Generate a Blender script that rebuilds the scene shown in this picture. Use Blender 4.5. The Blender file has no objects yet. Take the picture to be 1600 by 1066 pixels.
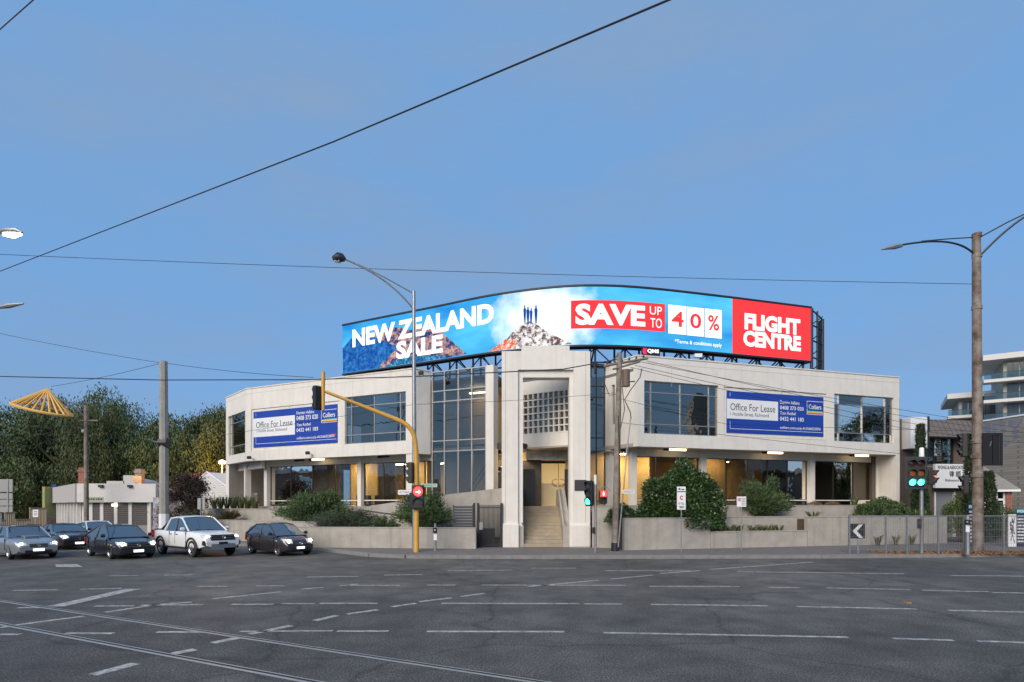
import bpy, bmesh, math, random
import numpy as np
from mathutils import Vector, Matrix
random.seed(7); RNG = np.random.default_rng(7)
S = bpy.context.scene; C = S.collection
R = math.radians
# ------------------------------------------------------------------ camera
F, HZ, HC = 900.0, 790.0, 2.4          # focal length in photo pixels, horizon row, camera height
cam = bpy.data.cameras.new('camera'); co = bpy.data.objects.new('camera', cam); C.objects.link(co)
co.location = (0, 0, HC); co.rotation_euler = (R(90), 0, 0)
cam.sensor_width = 36; cam.lens = 36 * F / 1600; cam.shift_y = (HZ - 533) / 1600
cam.clip_start = .1; cam.clip_end = 6000
S.camera = co
S.render.resolution_x, S.render.resolution_y = 1024, 682
# ------------------------------------------------------------------ world, sun, exposure
w = bpy.data.worlds.new('World'); S.world = w; w.use_nodes = True
nt = w.node_tree; nt.nodes.clear()
def N(t, **k):
    n = nt.nodes.new(t)
    for a, b in k.items(): setattr(n, a, b)
    return n
SUN_EL, SUN_AZ = 24, 205               # azimuth measured clockwise from +Y: behind the camera, a little to the left
sky = N('ShaderNodeTexSky'); sky.sky_type = 'NISHITA'; sky.sun_disc = False
sky.sun_elevation = R(SUN_EL); sky.sun_rotation = R(SUN_AZ); sky.air_density = 1.0; sky.dust_density = .1; sky.ozone_density = 4
tc = N('ShaderNodeTexCoord'); mp = N('ShaderNodeMapping'); mp.inputs['Scale'].default_value = (1, 1, 4.5)
nz = N('ShaderNodeTexNoise'); nz.inputs['Scale'].default_value = 1.7; nz.inputs['Detail'].default_value = 7; nz.inputs['Roughness'].default_value = .52
cr = N('ShaderNodeValToRGB'); cr.color_ramp.elements[0].position = .46; cr.color_ramp.elements[1].position = .78
mul = N('ShaderNodeMath', operation='MULTIPLY'); mul.inputs[1].default_value = .9
mix = N('ShaderNodeMixRGB'); mix.inputs['Color2'].default_value = (1.0, 1.42, 2.1, 1)
veil = N('ShaderNodeMixRGB'); veil.inputs['Fac'].default_value = .94; veil.inputs['Color2'].default_value = (.68, 1.44, 2.66, 1)   # even dusk veil over the whole dome
bg = N('ShaderNodeBackground'); bg.inputs['Strength'].default_value = .1
out = N('ShaderNodeOutputWorld')
for a, b in ((tc.outputs['Generated'], mp.inputs['Vector']), (mp.outputs['Vector'], nz.inputs['Vector']), (nz.outputs['Fac'], cr.inputs['Fac']),
             (cr.outputs['Color'], mul.inputs[0]), (mul.outputs[0], mix.inputs['Fac']), (sky.outputs[0], veil.inputs['Color1']), (veil.outputs[0], mix.inputs['Color1']),
             (mix.outputs[0], bg.inputs['Color']), (bg.outputs[0], out.inputs['Surface'])): nt.links.new(a, b)
sl = bpy.data.lights.new('sun', 'SUN'); sl.energy = 1.5; sl.angle = R(42); sl.color = (1, .88, .73)
so = bpy.data.objects.new('sun', sl); C.objects.link(so); so.location = (0, -20, 40)
el_l = 32
dv = Vector((math.sin(R(SUN_AZ)) * math.cos(R(el_l)), math.cos(R(SUN_AZ)) * math.cos(R(el_l)), math.sin(R(el_l))))
so.rotation_euler = dv.to_track_quat('Z', 'Y').to_euler()
S.view_settings.view_transform = 'Standard'; S.view_settings.look = 'None'; S.view_settings.gamma = 1
S.view_settings.exposure = 1.37
# ------------------------------------------------------------------ materials
MATS = {}
def mat(name, col, rough=.6, metal=0, noise=None, bump=0, emit=None, spec=.5, scale=8, island=0, coat=0, streak=0):
    """noise=(second colour, amount); all procedural"""
    if name in MATS: return MATS[name]
    m = bpy.data.materials.new(name); m.use_nodes = True; t = m.node_tree; b = t.nodes['Principled BSDF']
    b.inputs['Base Color'].default_value = (*col, 1); b.inputs['Roughness'].default_value = rough
    b.inputs['Metallic'].default_value = metal; b.inputs['Specular IOR Level'].default_value = spec
    if coat: b.inputs['Coat Weight'].default_value = coat; b.inputs['Coat Roughness'].default_value = .06
    src = None
    if noise:
        g = t.nodes.new('ShaderNodeTexCoord'); n = t.nodes.new('ShaderNodeTexNoise'); n.inputs['Scale'].default_value = scale
        n.inputs['Detail'].default_value = 8; n.inputs['Roughness'].default_value = .62
        r = t.nodes.new('ShaderNodeValToRGB'); r.color_ramp.elements[0].position = .35; r.color_ramp.elements[1].position = .7
        x = t.nodes.new('ShaderNodeMixRGB'); x.inputs['Color1'].default_value = (*col, 1); x.inputs['Color2'].default_value = (*noise[0], 1)
        mm = t.nodes.new('ShaderNodeMath'); mm.operation = 'MULTIPLY'; mm.inputs[1].default_value = noise[1]
        t.links.new(g.outputs['Object'], n.inputs['Vector']); t.links.new(n.outputs['Fac'], r.inputs['Fac'])
        t.links.new(r.outputs['Color'], mm.inputs[0]); t.links.new(mm.outputs[0], x.inputs['Fac'])
        t.links.new(x.outputs[0], b.inputs['Base Color']); src = x.outputs[0]
        if streak:      # rain streaks running down the face
            ms = t.nodes.new('ShaderNodeMapping'); ms.inputs['Scale'].default_value = (2.2, 2.2, .12); ns = t.nodes.new('ShaderNodeTexNoise'); ns.inputs['Scale'].default_value = 1.6; ns.inputs['Detail'].default_value = 7
            rs_ = t.nodes.new('ShaderNodeValToRGB'); rs_.color_ramp.elements[0].position = .5; rs_.color_ramp.elements[1].position = .78; rs_.color_ramp.elements[0].color = (1, 1, 1, 1); rs_.color_ramp.elements[1].color = (1 - streak, 1 - streak * 1.05, 1 - streak * 1.15, 1)
            xs_ = t.nodes.new('ShaderNodeMixRGB'); xs_.blend_type = 'MULTIPLY'; xs_.inputs[0].default_value = 1
            t.links.new(g.outputs['Object'], ms.inputs[0]); t.links.new(ms.outputs[0], ns.inputs[0]); t.links.new(ns.outputs['Fac'], rs_.inputs[0]); t.links.new(x.outputs[0], xs_.inputs[1]); t.links.new(rs_.outputs[0], xs_.inputs[2]); t.links.new(xs_.outputs[0], b.inputs['Base Color'])
        if bump:
            bp = t.nodes.new('ShaderNodeBump'); bp.inputs['Strength'].default_value = bump; bp.inputs['Distance'].default_value = .02
            n2 = t.nodes.new('ShaderNodeTexNoise'); n2.inputs['Scale'].default_value = scale * 9; n2.inputs['Detail'].default_value = 5
            t.links.new(g.outputs['Object'], n2.inputs['Vector']); t.links.new(n2.outputs['Fac'], bp.inputs['Height']); t.links.new(bp.outputs[0], b.inputs['Normal'])
    if island:
        ge = t.nodes.new('ShaderNodeNewGeometry'); h = t.nodes.new('ShaderNodeHueSaturation')
        rm = t.nodes.new('ShaderNodeMapRange'); rm.inputs['To Min'].default_value = 1 - island; rm.inputs['To Max'].default_value = 1 + island
        rh = t.nodes.new('ShaderNodeMapRange'); rh.inputs['To Min'].default_value = .47; rh.inputs['To Max'].default_value = .52
        t.links.new(ge.outputs['Random Per Island'], rm.inputs['Value']); t.links.new(rm.outputs[0], h.inputs['Value'])
        t.links.new(ge.outputs['Random Per Island'], rh.inputs['Value']); t.links.new(rh.outputs[0], h.inputs['Hue'])
        if src: t.links.new(src, h.inputs['Color'])
        else: h.inputs['Color'].default_value = (*col, 1)
        t.links.new(h.outputs[0], b.inputs['Base Color'])
    if emit:
        b.inputs['Emission Color'].default_value = (*emit[0], 1); b.inputs['Emission Strength'].default_value = emit[1]
    MATS[name] = m; return m
def glass(name, tint, refl, rough=.0):
    if name in MATS: return MATS[name]
    m = bpy.data.materials.new(name); m.use_nodes = True; t = m.node_tree; t.nodes.clear()
    o = t.nodes.new('ShaderNodeOutputMaterial'); a = t.nodes.new('ShaderNodeBsdfTransparent'); a.inputs[0].default_value = (*tint, 1)
    g = t.nodes.new('ShaderNodeBsdfGlossy'); g.inputs['Color'].default_value = (.95, .88, .78, 1); g.inputs['Roughness'].default_value = rough
    lw = t.nodes.new('ShaderNodeFresnel'); lw.inputs['IOR'].default_value = 1.5
    ad = t.nodes.new('ShaderNodeMath'); ad.operation = 'ADD'; ad.inputs[1].default_value = refl; ad.use_clamp = True
    tc_ = t.nodes.new('ShaderNodeTexCoord'); nb = t.nodes.new('ShaderNodeTexNoise'); nb.inputs['Scale'].default_value = .9; bp = t.nodes.new('ShaderNodeBump'); bp.inputs['Strength'].default_value = .25; bp.inputs['Distance'].default_value = .03
    t.links.new(tc_.outputs['Object'], nb.inputs[0]); t.links.new(nb.outputs['Fac'], bp.inputs['Height']); t.links.new(bp.outputs[0], g.inputs['Normal'])
    x = t.nodes.new('ShaderNodeMixShader'); t.links.new(lw.outputs[0], ad.inputs[0]); t.links.new(ad.outputs[0], x.inputs['Fac'])
    t.links.new(a.outputs[0], x.inputs[1]); t.links.new(g.outputs[0], x.inputs[2]); t.links.new(x.outputs[0], o.inputs[0])
    MATS[name] = m; return m
def emis(name, col, s=1.0, noise=None, scale=5, ramp=None):
    """a lit screen or lamp; noise = second colour mixed by object-space noise (screen picture)"""
    if name in MATS: return MATS[name]
    m = bpy.data.materials.new(name); m.use_nodes = True; t = m.node_tree; t.nodes.clear()
    o = t.nodes.new('ShaderNodeOutputMaterial'); e = t.nodes.new('ShaderNodeEmission'); e.inputs[0].default_value = (*col, 1); e.inputs[1].default_value = s
    if noise:
        g = t.nodes.new('ShaderNodeTexCoord'); n = t.nodes.new('ShaderNodeTexNoise'); n.inputs['Scale'].default_value = scale; n.inputs['Detail'].default_value = 6
        n.inputs['Roughness'].default_value = .75
        r = t.nodes.new('ShaderNodeValToRGB'); lo, hi = ramp or (.45, .55)
        r.color_ramp.elements[0].position = lo; r.color_ramp.elements[1].position = hi
        r.color_ramp.elements[0].color = (*col, 1); r.color_ramp.elements[1].color = (*noise, 1)
        t.links.new(g.outputs['Object'], n.inputs[0]); t.links.new(n.outputs['Fac'], r.inputs[0]); t.links.new(r.outputs[0], e.inputs[0])
    t.links.new(e.outputs[0], o.inputs[0]); MATS[name] = m; return m
# ------------------------------------------------------------------ helpers
def P(px, py, Z): return Vector(((px - 800) / F * Z, Z, HC + (HZ - py) / F * Z))
def G(px, py, z=0):
    Z = (HC - z) * F / (py - HZ); return Vector(((px - 800) / F * Z, Z, z))
class Plane:
    """vertical plane through plan points a, b; u runs from a to b, n points to the viewer"""
    def __init__(s, a, b):
        s.a = Vector((a[0], a[1], 0)); d = Vector((b[0] - a[0], b[1] - a[1], 0)); s.len = d.length; s.d = d.normalized()
        s.n = Vector((s.d.y, -s.d.x, 0))
        if s.n.dot(Vector((0, -1, 0))) < 0: s.n = -s.n
    def off(s, k):
        q = Plane((0, 0), (1, 0)); q.a = s.a + s.n * k; q.d = s.d; q.n = s.n; q.len = s.len; return q
    def uz(s, px, py):
        k = (px - 800) / F; Z = (s.a.x * s.d.y - s.a.y * s.d.x) / (k * s.d.y - s.d.x) if True else 0
        u = (Vector((k * Z, Z, 0)) - s.a).dot(s.d); return u, HC + (HZ - py) / F * Z
    def pt(s, u, z, k=0): p = s.a + s.d * u + s.n * k; return Vector((p.x, p.y, z))
    def rect(s, tl, tr, br, bl):
        q = [s.uz(*p) for p in (tl, tr, br, bl)]
        return ((q[0][0] + q[3][0]) / 2, (q[1][0] + q[2][0]) / 2, (q[2][1] + q[3][1]) / 2, (q[0][1] + q[1][1]) / 2)   # u0,u1,z0,z1
ROOT = {}
class MB:
    def __init__(s): s.v = []; s.f = []
    def add(s, vs, fs):
        b = len(s.v); s.v += [Vector(x) for x in vs]; s.f += [tuple(i + b for i in f) for f in fs]; return s
    def hexa(s, lo, hi):   # two quads -> solid
        return s.add(list(lo) + list(hi), [(3, 2, 1, 0), (4, 5, 6, 7), (0, 1, 5, 4), (1, 2, 6, 5), (2, 3, 7, 6), (3, 0, 4, 7)])
    def box(s, c, size, d=(1, 0, 0)):
        d = Vector((d[0], d[1], 0)).normalized(); e = Vector((-d.y, d.x, 0)); c = Vector(c); x, y, z = [k / 2 for k in size]
        q = [c + d * a * x + e * b * y for a, b in ((-1, -1), (1, -1), (1, 1), (-1, 1))]; Z = Vector((0, 0, z))
        return s.hexa([p - Z for p in q], [p + Z for p in q])
    def slab(s, pl, u0, u1, z0, z1, k0, k1):       # box on a Plane between offsets k0 and k1
        q = lambda z: [pl.pt(u0, z, k0), pl.pt(u1, z, k0), pl.pt(u1, z, k1), pl.pt(u0, z, k1)]
        return s.hexa(q(z0), q(z1))
    def prism(s, pts, z0, z1):
        n = len(pts); f = lambda z, i: z[i] if hasattr(z, '__len__') else z
        return s.add([(p[0], p[1], f(z0, i)) for i, p in enumerate(pts)] + [(p[0], p[1], f(z1, i)) for i, p in enumerate(pts)],
                     [tuple(range(n - 1, -1, -1)), tuple(range(n, 2 * n))] + [(i, (i + 1) % n, n + (i + 1) % n, n + i) for i in range(n)])
    def ext(s, pts, vec):      # 3d polygon extruded by vec
        n = len(pts); vec = Vector(vec); a = [Vector(p) for p in pts]
        return s.add(a + [p + vec for p in a], [tuple(range(n - 1, -1, -1)), tuple(range(n, 2 * n))] + [(i, (i + 1) % n, n + (i + 1) % n, n + i) for i in range(n)])
    def tube(s, path, r, n=8, cap=True):
        path = [Vector(p) for p in path]; m = len(path); rs = r if hasattr(r, '__len__') else [r] * m; vs = []; up = None
        for i, p in enumerate(path):
            t = (path[min(i + 1, m - 1)] - path[max(i - 1, 0)]).normalized()
            if up is None:
                a = Vector((0, 0, 1)) if abs(t.z) < .9 else Vector((1, 0, 0)); up = t.cross(a).normalized()
            else: up = (up - t * up.dot(t)).normalized()
            v = t.cross(up)
            vs += [p + (up * math.cos(2 * math.pi * k / n) + v * math.sin(2 * math.pi * k / n)) * rs[i] for k in range(n)]
        fs = [(i * n + k, i * n + (k + 1) % n, (i + 1) * n + (k + 1) % n, (i + 1) * n + k) for i in range(m - 1) for k in range(n)]
        if cap: fs += [tuple(range(n - 1, -1, -1)), tuple((m - 1) * n + k for k in range(n))]
        return s.add(vs, fs)
    def build(s, name, m, parent=None, smooth=False, bevel=0):
        org = ROOT.get(parent, Vector((0, 0, 0))) if parent else Vector((0, 0, 0))
        me = bpy.data.meshes.new(name); me.from_pydata([tuple(p - org) for p in s.v], [], s.f); me.update()
        b = bmesh.new(); b.from_mesh(me); bmesh.ops.recalc_face_normals(b, faces=b.faces); b.to_mesh(me); b.free()
        o = bpy.data.objects.new(name, me); C.objects.link(o); me.materials.append(m)
        if smooth:
            me.polygons.foreach_set('use_smooth', [True] * len(me.polygons))
            try: me.set_sharp_from_angle(angle=R(40))
            except Exception: pass
        if parent: o.parent = parent; ROOT[o] = org
        if bevel:
            bv = o.modifiers.new('bevel', 'BEVEL'); bv.width = bevel; bv.segments = 2; bv.limit_method = 'ANGLE'
        return o
def tag(o, label, cat, group=None):
    o['label'] = label; o['category'] = cat
    if group: o['group'] = group
    return o
def thing(name, label, cat, loc=(0, 0, 0), group=None):
    o = bpy.data.objects.new(name, None); C.objects.link(o); o.location = loc; o.empty_display_size = .3
    ROOT[o] = Vector(loc); return tag(o, label, cat, group)
def struct(o): o['kind'] = 'structure'; return o
def stuff(o): o['kind'] = 'stuff'; return o
def holes_wall(pl, u0, u1, z0, z1, holes, k0, k1):
    us = sorted({u0, u1, *[h[0] for h in holes], *[h[1] for h in holes]}); zs = sorted({z0, z1, *[h[2] for h in holes], *[h[3] for h in holes]})
    us = [u for u in us if u0 <= u <= u1]; zs = [z for z in zs if z0 <= z <= z1]
    def full(i, j):
        if i < 0 or j < 0 or i >= len(us) - 1 or j >= len(zs) - 1: return False
        a, b = (us[i] + us[i + 1]) / 2, (zs[j] + zs[j + 1]) / 2
        return not any(h[0] < a < h[1] and h[2] < b < h[3] for h in holes)
    m = MB(); q = lambda a, b, k: pl.pt(us[a], zs[b], k)
    for i in range(len(us) - 1):
        for j in range(len(zs) - 1):
            if not full(i, j): continue
            for k in (k0, k1): m.add([q(i, j, k), q(i + 1, j, k), q(i + 1, j + 1, k), q(i, j + 1, k)], [(0, 1, 2, 3)])
            for (di, dj, A, B) in ((-1, 0, (i, j), (i, j + 1)), (1, 0, (i + 1, j), (i + 1, j + 1)), (0, -1, (i, j), (i + 1, j)), (0, 1, (i, j + 1), (i + 1, j + 1))):
                if not full(i + di, j + dj): m.add([q(*A, k0), q(*B, k0), q(*B, k1), q(*A, k1)], [(0, 1, 2, 3)])
    bm_merge(m); return m
def bm_merge(m):
    key = {}; idx = []; nv = []
    for p in m.v:
        k = (round(p.x, 4), round(p.y, 4), round(p.z, 4))
        if k not in key: key[k] = len(nv); nv.append(p)
        idx.append(key[k])
    m.f = [tuple(idx[i] for i in f) for f in m.f]; m.v = nv
_tc = {}
def text2d(s, bold=0.0):
    """2d triangles of a string, normalised to the unit box"""
    if (s, bold) in _tc: return _tc[(s, bold)]
    cu = bpy.data.curves.new('t', 'FONT'); cu.body = s; cu.size = 1; cu.resolution_u = 3; cu.offset = bold; cu.fill_mode = 'FRONT'
    o = bpy.data.objects.new('t', cu); C.objects.link(o); dg = bpy.context.evaluated_depsgraph_get(); dg.update()
    me = bpy.data.meshes.new_from_object(o.evaluated_get(dg)); vs = [v.co.copy() for v in me.vertices]; fs = [tuple(p.vertices) for p in me.polygons]
    bpy.data.objects.remove(o); bpy.data.curves.remove(cu); bpy.data.meshes.remove(me)
    if not vs: vs = [Vector((0, 0, 0)), Vector((1, 0, 0)), Vector((0, 1, 0))]; fs = [(0, 1, 2)]
    x0, x1 = min(v.x for v in vs), max(v.x for v in vs); y0, y1 = min(v.y for v in vs), max(v.y for v in vs)
    r = ([((v.x - x0) / (x1 - x0), (v.y - y0) / max(y1 - y0, 1e-4)) for v in vs], fs); _tc[(s, bold)] = r; return r
def text_on(name, s, pl, u0, u1, z0, z1, k, m, parent, bold=0.0):
    vs, fs = text2d(s, bold); b = MB()
    b.add([pl.pt(u0 + x * (u1 - u0), z0 + y * (z1 - z0), k) for x, y in vs], fs); return b.build(name, m, parent)
def print_lines(pl, u0, u1, z0, z1, k, m, parent, rows, seed=1):
    """print too small to read in the photograph: broken strokes in rows"""
    rr = random.Random(seed); b = MB(); h = (z1 - z0) / rows
    for i in range(rows):
        u = u0
        while u < u1:
            l_ = rr.uniform(.05, .16) * (u1 - u0); e = min(u + l_, u1); z = z0 + h * (i + .25); b.slab(pl, u, e, z, z + h * .5, k, k - .003); u = e + rr.uniform(.03, .06) * (u1 - u0)
    o = b.build('print_lines', m, parent); o['kind'] = 'stuff'; return o
def bez(a, b, c, d, n=16):
    a, b, c, d = map(Vector, (a, b, c, d))
    return [a * (1 - t) ** 3 + b * 3 * t * (1 - t) ** 2 + c * 3 * t * t * (1 - t) + d * t ** 3 for t in [i / n for i in range(n + 1)]]
# ------------------------------------------------------------------ palette
M_white = mat('render_offwhite', (.7, .67, .62), .75, noise=((.58, .55, .5), .5), bump=.12, scale=1.3, streak=.1)
M_conc = mat('concrete_wall', (.4, .37, .33), .85, noise=((.27, .25, .22), .7), bump=.25, scale=1.6, streak=.2)
M_foot = mat('footpath_asphalt', (.16, .145, .135), .9, noise=((.1, .09, .085), .7), bump=.3, scale=2.2)
M_kerb = mat('bluestone_kerb', (.22, .215, .21), .8, noise=((.12, .12, .12), .6), bump=.2, scale=3)
M_paint = mat('road_paint', (.5, .49, .46), .75, noise=((.09, .09, .09), 1.0), bump=.1, scale=7)
M_rail = mat('rail_steel', (.5, .48, .45), .55, .6, noise=((.3, .28, .26), .5), scale=3)
M_groove = mat('rail_groove', (.012, .012, .012), .9)
M_frame = mat('aluminium_frame', (.42, .41, .39), .42, .7)
M_dframe = mat('dark_frame', (.03, .03, .032), .45, .3)
M_black = mat('black_plastic', (.012, .012, .013), .5)
M_steel = mat('galvanised_steel', (.36, .37, .38), .45, .75, noise=((.2, .2, .2), .5), scale=6)
M_dsteel = mat('dark_truss_steel', (.018, .02, .03), .55, .2)
M_rust = mat('weathered_pole', (.3, .27, .23), .75, .2, noise=((.09, .04, .022), 1.0), bump=.3, scale=1.7, streak=.4)
M_timber = mat('timber_pole', (.27, .23, .19), .85, noise=((.1, .08, .065), .9), bump=.4, scale=3)
M_cpole = mat('concrete_pole', (.33, .32, .29), .85, noise=((.2, .19, .17), .7), bump=.2, scale=2)
M_ochre = mat('ochre_paint', (.62, .34, .06), .45, noise=((.4, .2, .05), .4), scale=3)
M_wire = mat('wire', (.02, .02, .022), .6)
M_cream = mat('cream_interior', (.72, .55, .26), .8)
M_carpet = mat('dark_carpet', (.05, .05, .055), .95)
M_ceil = mat('ceiling_tile', (.5, .46, .38), .9)
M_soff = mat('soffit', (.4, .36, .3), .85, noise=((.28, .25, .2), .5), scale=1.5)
M_glassU = glass('tinted_glass', (.22, .21, .2), .2)
M_glassG = glass('clear_glass', (.62, .6, .56), .04)
M_glassS = glass('stair_glass', (.45, .44, .42), .13)
M_blue = mat('sign_blue', (.012, .05, .33), .4); M_signw = mat('sign_white', (.72, .73, .75), .45); M_ink = mat('sign_ink', (.03, .03, .035), .5)
M_soil = mat('garden_soil', (.07, .05, .035), .95, noise=((.14, .09, .05), .6), bump=.6, scale=4)
M_roof = mat('roof_grey', (.16, .16, .16), .8, noise=((.1, .1, .1), .5), scale=3)
M_lamp = emis('warm_tube', (1, .72, .36), 2.2)
# ------------------------------------------------------------------ ground and roads
def asphalt(name='asphalt', c0=(.08, .076, .071), c1=(.135, .126, .116)):
    m = mat(name, (.052, .052, .055), .82, spec=.35); t = m.node_tree; b = t.nodes['Principled BSDF']
    g = t.nodes.new('ShaderNodeTexCoord')
    def nz(sc, det, ro=.6):
        n = t.nodes.new('ShaderNodeTexNoise'); n.inputs['Scale'].default_value = sc; n.inputs['Detail'].default_value = det; n.inputs['Roughness'].default_value = ro
        t.links.new(g.outputs['Object'], n.inputs[0]); return n
    a, f, s = nz(.16, 6), nz(34, 2, .7), nz(1.1, 6)
    def ramp(n, p0, p1, c0, c1):
        r = t.nodes.new('ShaderNodeValToRGB'); e = r.color_ramp.elements; e[0].position, e[1].position = p0, p1; e[0].color, e[1].color = (*c0, 1), (*c1, 1)
        t.links.new(n.outputs['Fac'], r.inputs[0]); return r
    ra = ramp(a, .4, .62, c0, c1); rf = ramp(f, .4, .64, (.4,) * 3, (1.75,) * 3); rs = ramp(s, .3, .72, (.62,) * 3, (1.25,) * 3)
    def mulc(x, y):
        q = t.nodes.new('ShaderNodeMixRGB'); q.blend_type = 'MULTIPLY'; q.inputs[0].default_value = 1; t.links.new(x.outputs[0], q.inputs[1]); t.links.new(y.outputs[0], q.inputs[2]); return q
    q = mulc(mulc(ra, rf), rs)
    # sealed cracks
    v = t.nodes.new('ShaderNodeTexVoronoi'); v.feature = 'DISTANCE_TO_EDGE'; v.inputs['Scale'].default_value = .17
    wv = nz(.8, 5); ad = t.nodes.new('ShaderNodeMixRGB'); ad.blend_type = 'ADD'; ad.inputs[0].default_value = .9
    t.links.new(g.outputs['Object'], ad.inputs[1]); t.links.new(wv.outputs['Color'], ad.inputs[2]); t.links.new(ad.outputs[0], v.inputs['Vector'])
    rc = t.nodes.new('ShaderNodeValToRGB'); rc.color_ramp.elements[0].position = .0; rc.color_ramp.elements[1].position = .012
    rc.color_ramp.elements[0].color = (.62, .62, .62, 1); t.links.new(v.outputs['Distance'], rc.inputs[0])
    q = mulc(q, rc); t.links.new(q.outputs[0], b.inputs['Base Color'])
    bp = t.nodes.new('ShaderNodeBump'); bp.inputs['Strength'].default_value = .5; bp.inputs['Distance'].default_value = .01
    t.links.new(f.outputs['Fac'], bp.inputs['Height']); t.links.new(bp.outputs[0], b.inputs['Normal']); return m
M_asph = asphalt()
o = MB().add([(-1500, -800, -.01), (1500, -800, -.01), (1500, 2500, -.01), (-1500, 2500, -.01)], [(0, 1, 2, 3)]).build('ground', mat('dirt_ground', (.09, .085, .07), .95, noise=((.05, .06, .035), .7), scale=.3)); struct(o)
road = struct(MB().add([(-160, -60, 0), (160, -60, 0), (160, 90, 0), (-160, 90, 0)], [(0, 1, 2, 3)]).build('road', M_asph))
def strip(a, b, wdt, z=.005):
    a, b = Vector(a), Vector(b); d = (b - a); d.z = 0; e = Vector((-d.y, d.x, 0)).normalized() * wdt / 2
    return [(p.x, p.y, z) for p in (a - e, b - e, b + e, a + e)]
dashes = [(0, 991.5, 32, 991.5, .13), (102, 990, 177, 990, .13), (245, 988, 322, 988, .13), (375, 987, 520, 986, .1), (527, 986.5, 607, 986.5, .13), (667, 987, 882, 987.5, .13),
 (943, 989, 1325, 996, .12), (1395, 998, 1490, 1001, .12), (1527, 1002, 1640, 1006, .12), (27, 950, 72, 949.5, .14), (147, 947.5, 210, 947, .14), (220, 946, 317, 945, .14), (362, 944.5, 427, 944.5, .14),
 (440, 943.6, 492, 943.4, .1), (500, 943, 590, 943, .14), (690, 943, 905, 943.6, .14), (912, 944, 972, 944.3, .14), (1017, 944.8, 1200, 947, .14), (1245, 948, 1432, 952, .14), (1482, 954, 1640, 958, .14),
 (307, 916.5, 355, 916.5, .14), (400, 915.7, 445, 915.5, .14), (547, 915, 625, 915, .14), (667, 914.5, 712, 914.5, .14), (752, 914.5, 977, 915, .14), (1015, 916.5, 1155, 916.8, .14), (1200, 918, 1250, 918.6, .14),
 (1292, 919, 1422, 921.5, .14), (1440, 922.5, 1545, 925, .14), (1550, 926, 1640, 928, .14), (945, 892, 1080, 892.4, .16), (1152, 893.5, 1412, 897, .16), (1485, 899.5, 1640, 901, .16), (172, 900, 217, 899.8, .15), (257, 899, 300, 898.6, .15),
 (20, 923, 90, 922, .14), (125, 921, 190, 919.5, .14), (830, 888, 900, 888, .15), (700, 892, 800, 891, .15), (480, 902, 560, 901, .15), (600, 899, 660, 898, .15),
 (145, 1055, 212, 1037, .2), (270, 1022, 305, 1015, .19), (332, 1005, 377, 996, .18), (390, 991, 455, 978, .17), (492, 970, 527, 962, .16), (542, 960, 590, 953, .16), (612, 948.5, 650, 943, .15), (655, 940.5, 705, 934.5, .15), (720, 932.5, 757, 927.5, .15),
 (0, 981, 18, 978.5, .14), (25, 977, 132, 963, .15), (165, 957, 245, 945, .15), (250, 944.5, 300, 941, .15), (332, 936, 440, 925, .15), (470, 921, 505, 918, .15), (530, 915.8, 560, 912.8, .15),
 (825, 917, 935, 907, .14), (955, 905, 1020, 899, .14), (1032, 896.5, 1095, 891.8, .14), (1110, 890, 1270, 878.5, .14)]
for (x0, y0, x1, y1, wd) in dashes:
    MB().add(strip(G(x0, y0), G(x1, y1), wd), [(0, 1, 2, 3)]).build('lane_marking', M_paint, road)
MB().add(strip(G(86, 948), G(208, 920.5), .42), [(0, 1, 2, 3)]).build('stop_line', M_paint, road)
MB().add([G(88, 886, .005), G(130, 886, .005), G(120, 881.5, .005), G(86, 882, .005)], [(0, 1, 2, 3)]).build('painted_block', M_paint, road)
for (a, b) in ((G(-40, 967.6), G(560, 1079.5)), (G(-60, 930), G(880, 1072))):
    d = (b - a).normalized(); a2, b2 = a - d * 60, b + d * 12; e = Vector((-d.y, d.x, 0))
    r_ = struct(MB().add(strip(a2, b2, .15, .006), [(0, 1, 2, 3)]).build('tram_rail', M_rail))
    MB().add(strip(a2 + e * .012, b2 + e * .012, .045, .010), [(0, 1, 2, 3)]).build('flange_groove', M_groove, r_)
# resurfaced patch edge in the foreground
struct(MB().add([G(300, 930, .0025), G(640, 946, .0025), G(1010, 1000, .0025), G(1280, 1064, .0025), G(1330, 1090, .0025), G(-200, 1090, .0025), G(-300, 960, .0025), G(0, 945, .0025)], [(0, 1, 2, 3, 4, 5, 6, 7)]).build('resurfaced_patch', asphalt('new_asphalt', (.074, .07, .067), (.108, .102, .096))))
# footpath with kerb
kerb_pts = [(70, 41), (40, 31), (25, 27.2), (14, 26.2), (0, 26.0), (-4.8, 26.2), (-6.6, 27.0), (-8.2, 28.6), (-10.4, 30.9), (-16, 34.2), (-30, 40.3), (-60, 53)]
back = [(-60, 90), (90, 90)]
struct(MB().prism(kerb_pts + back, -.05, .15).build('footpath', M_foot))
kb = MB()
for i in range(len(kerb_pts) - 1):
    a, b = Vector((*kerb_pts[i], 0)), Vector((*kerb_pts[i + 1], 0)); d = (b - a).normalized(); e = Vector((-d.y, d.x, 0))
    n_ = max(1, int((b - a).length / 1.2))
    for k in range(n_):
        p, q = a.lerp(b, k / n_), a.lerp(b, (k + 1) / n_); g = d * .006
        kb.hexa([p + g + e * .15 + Vector((0, 0, -.03)), q - g + e * .15 + Vector((0, 0, -.03)), q - g - e * .15 + Vector((0, 0, -.03)), p + g - e * .15 + Vector((0, 0, -.03))],
                [p + g + e * .15 + Vector((0, 0, .158)), q - g + e * .15 + Vector((0, 0, .158)), q - g - e * .15 + Vector((0, 0, .158)), p + g - e * .15 + Vector((0, 0, .158))])
struct(kb.build('kerb', M_kerb))
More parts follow.
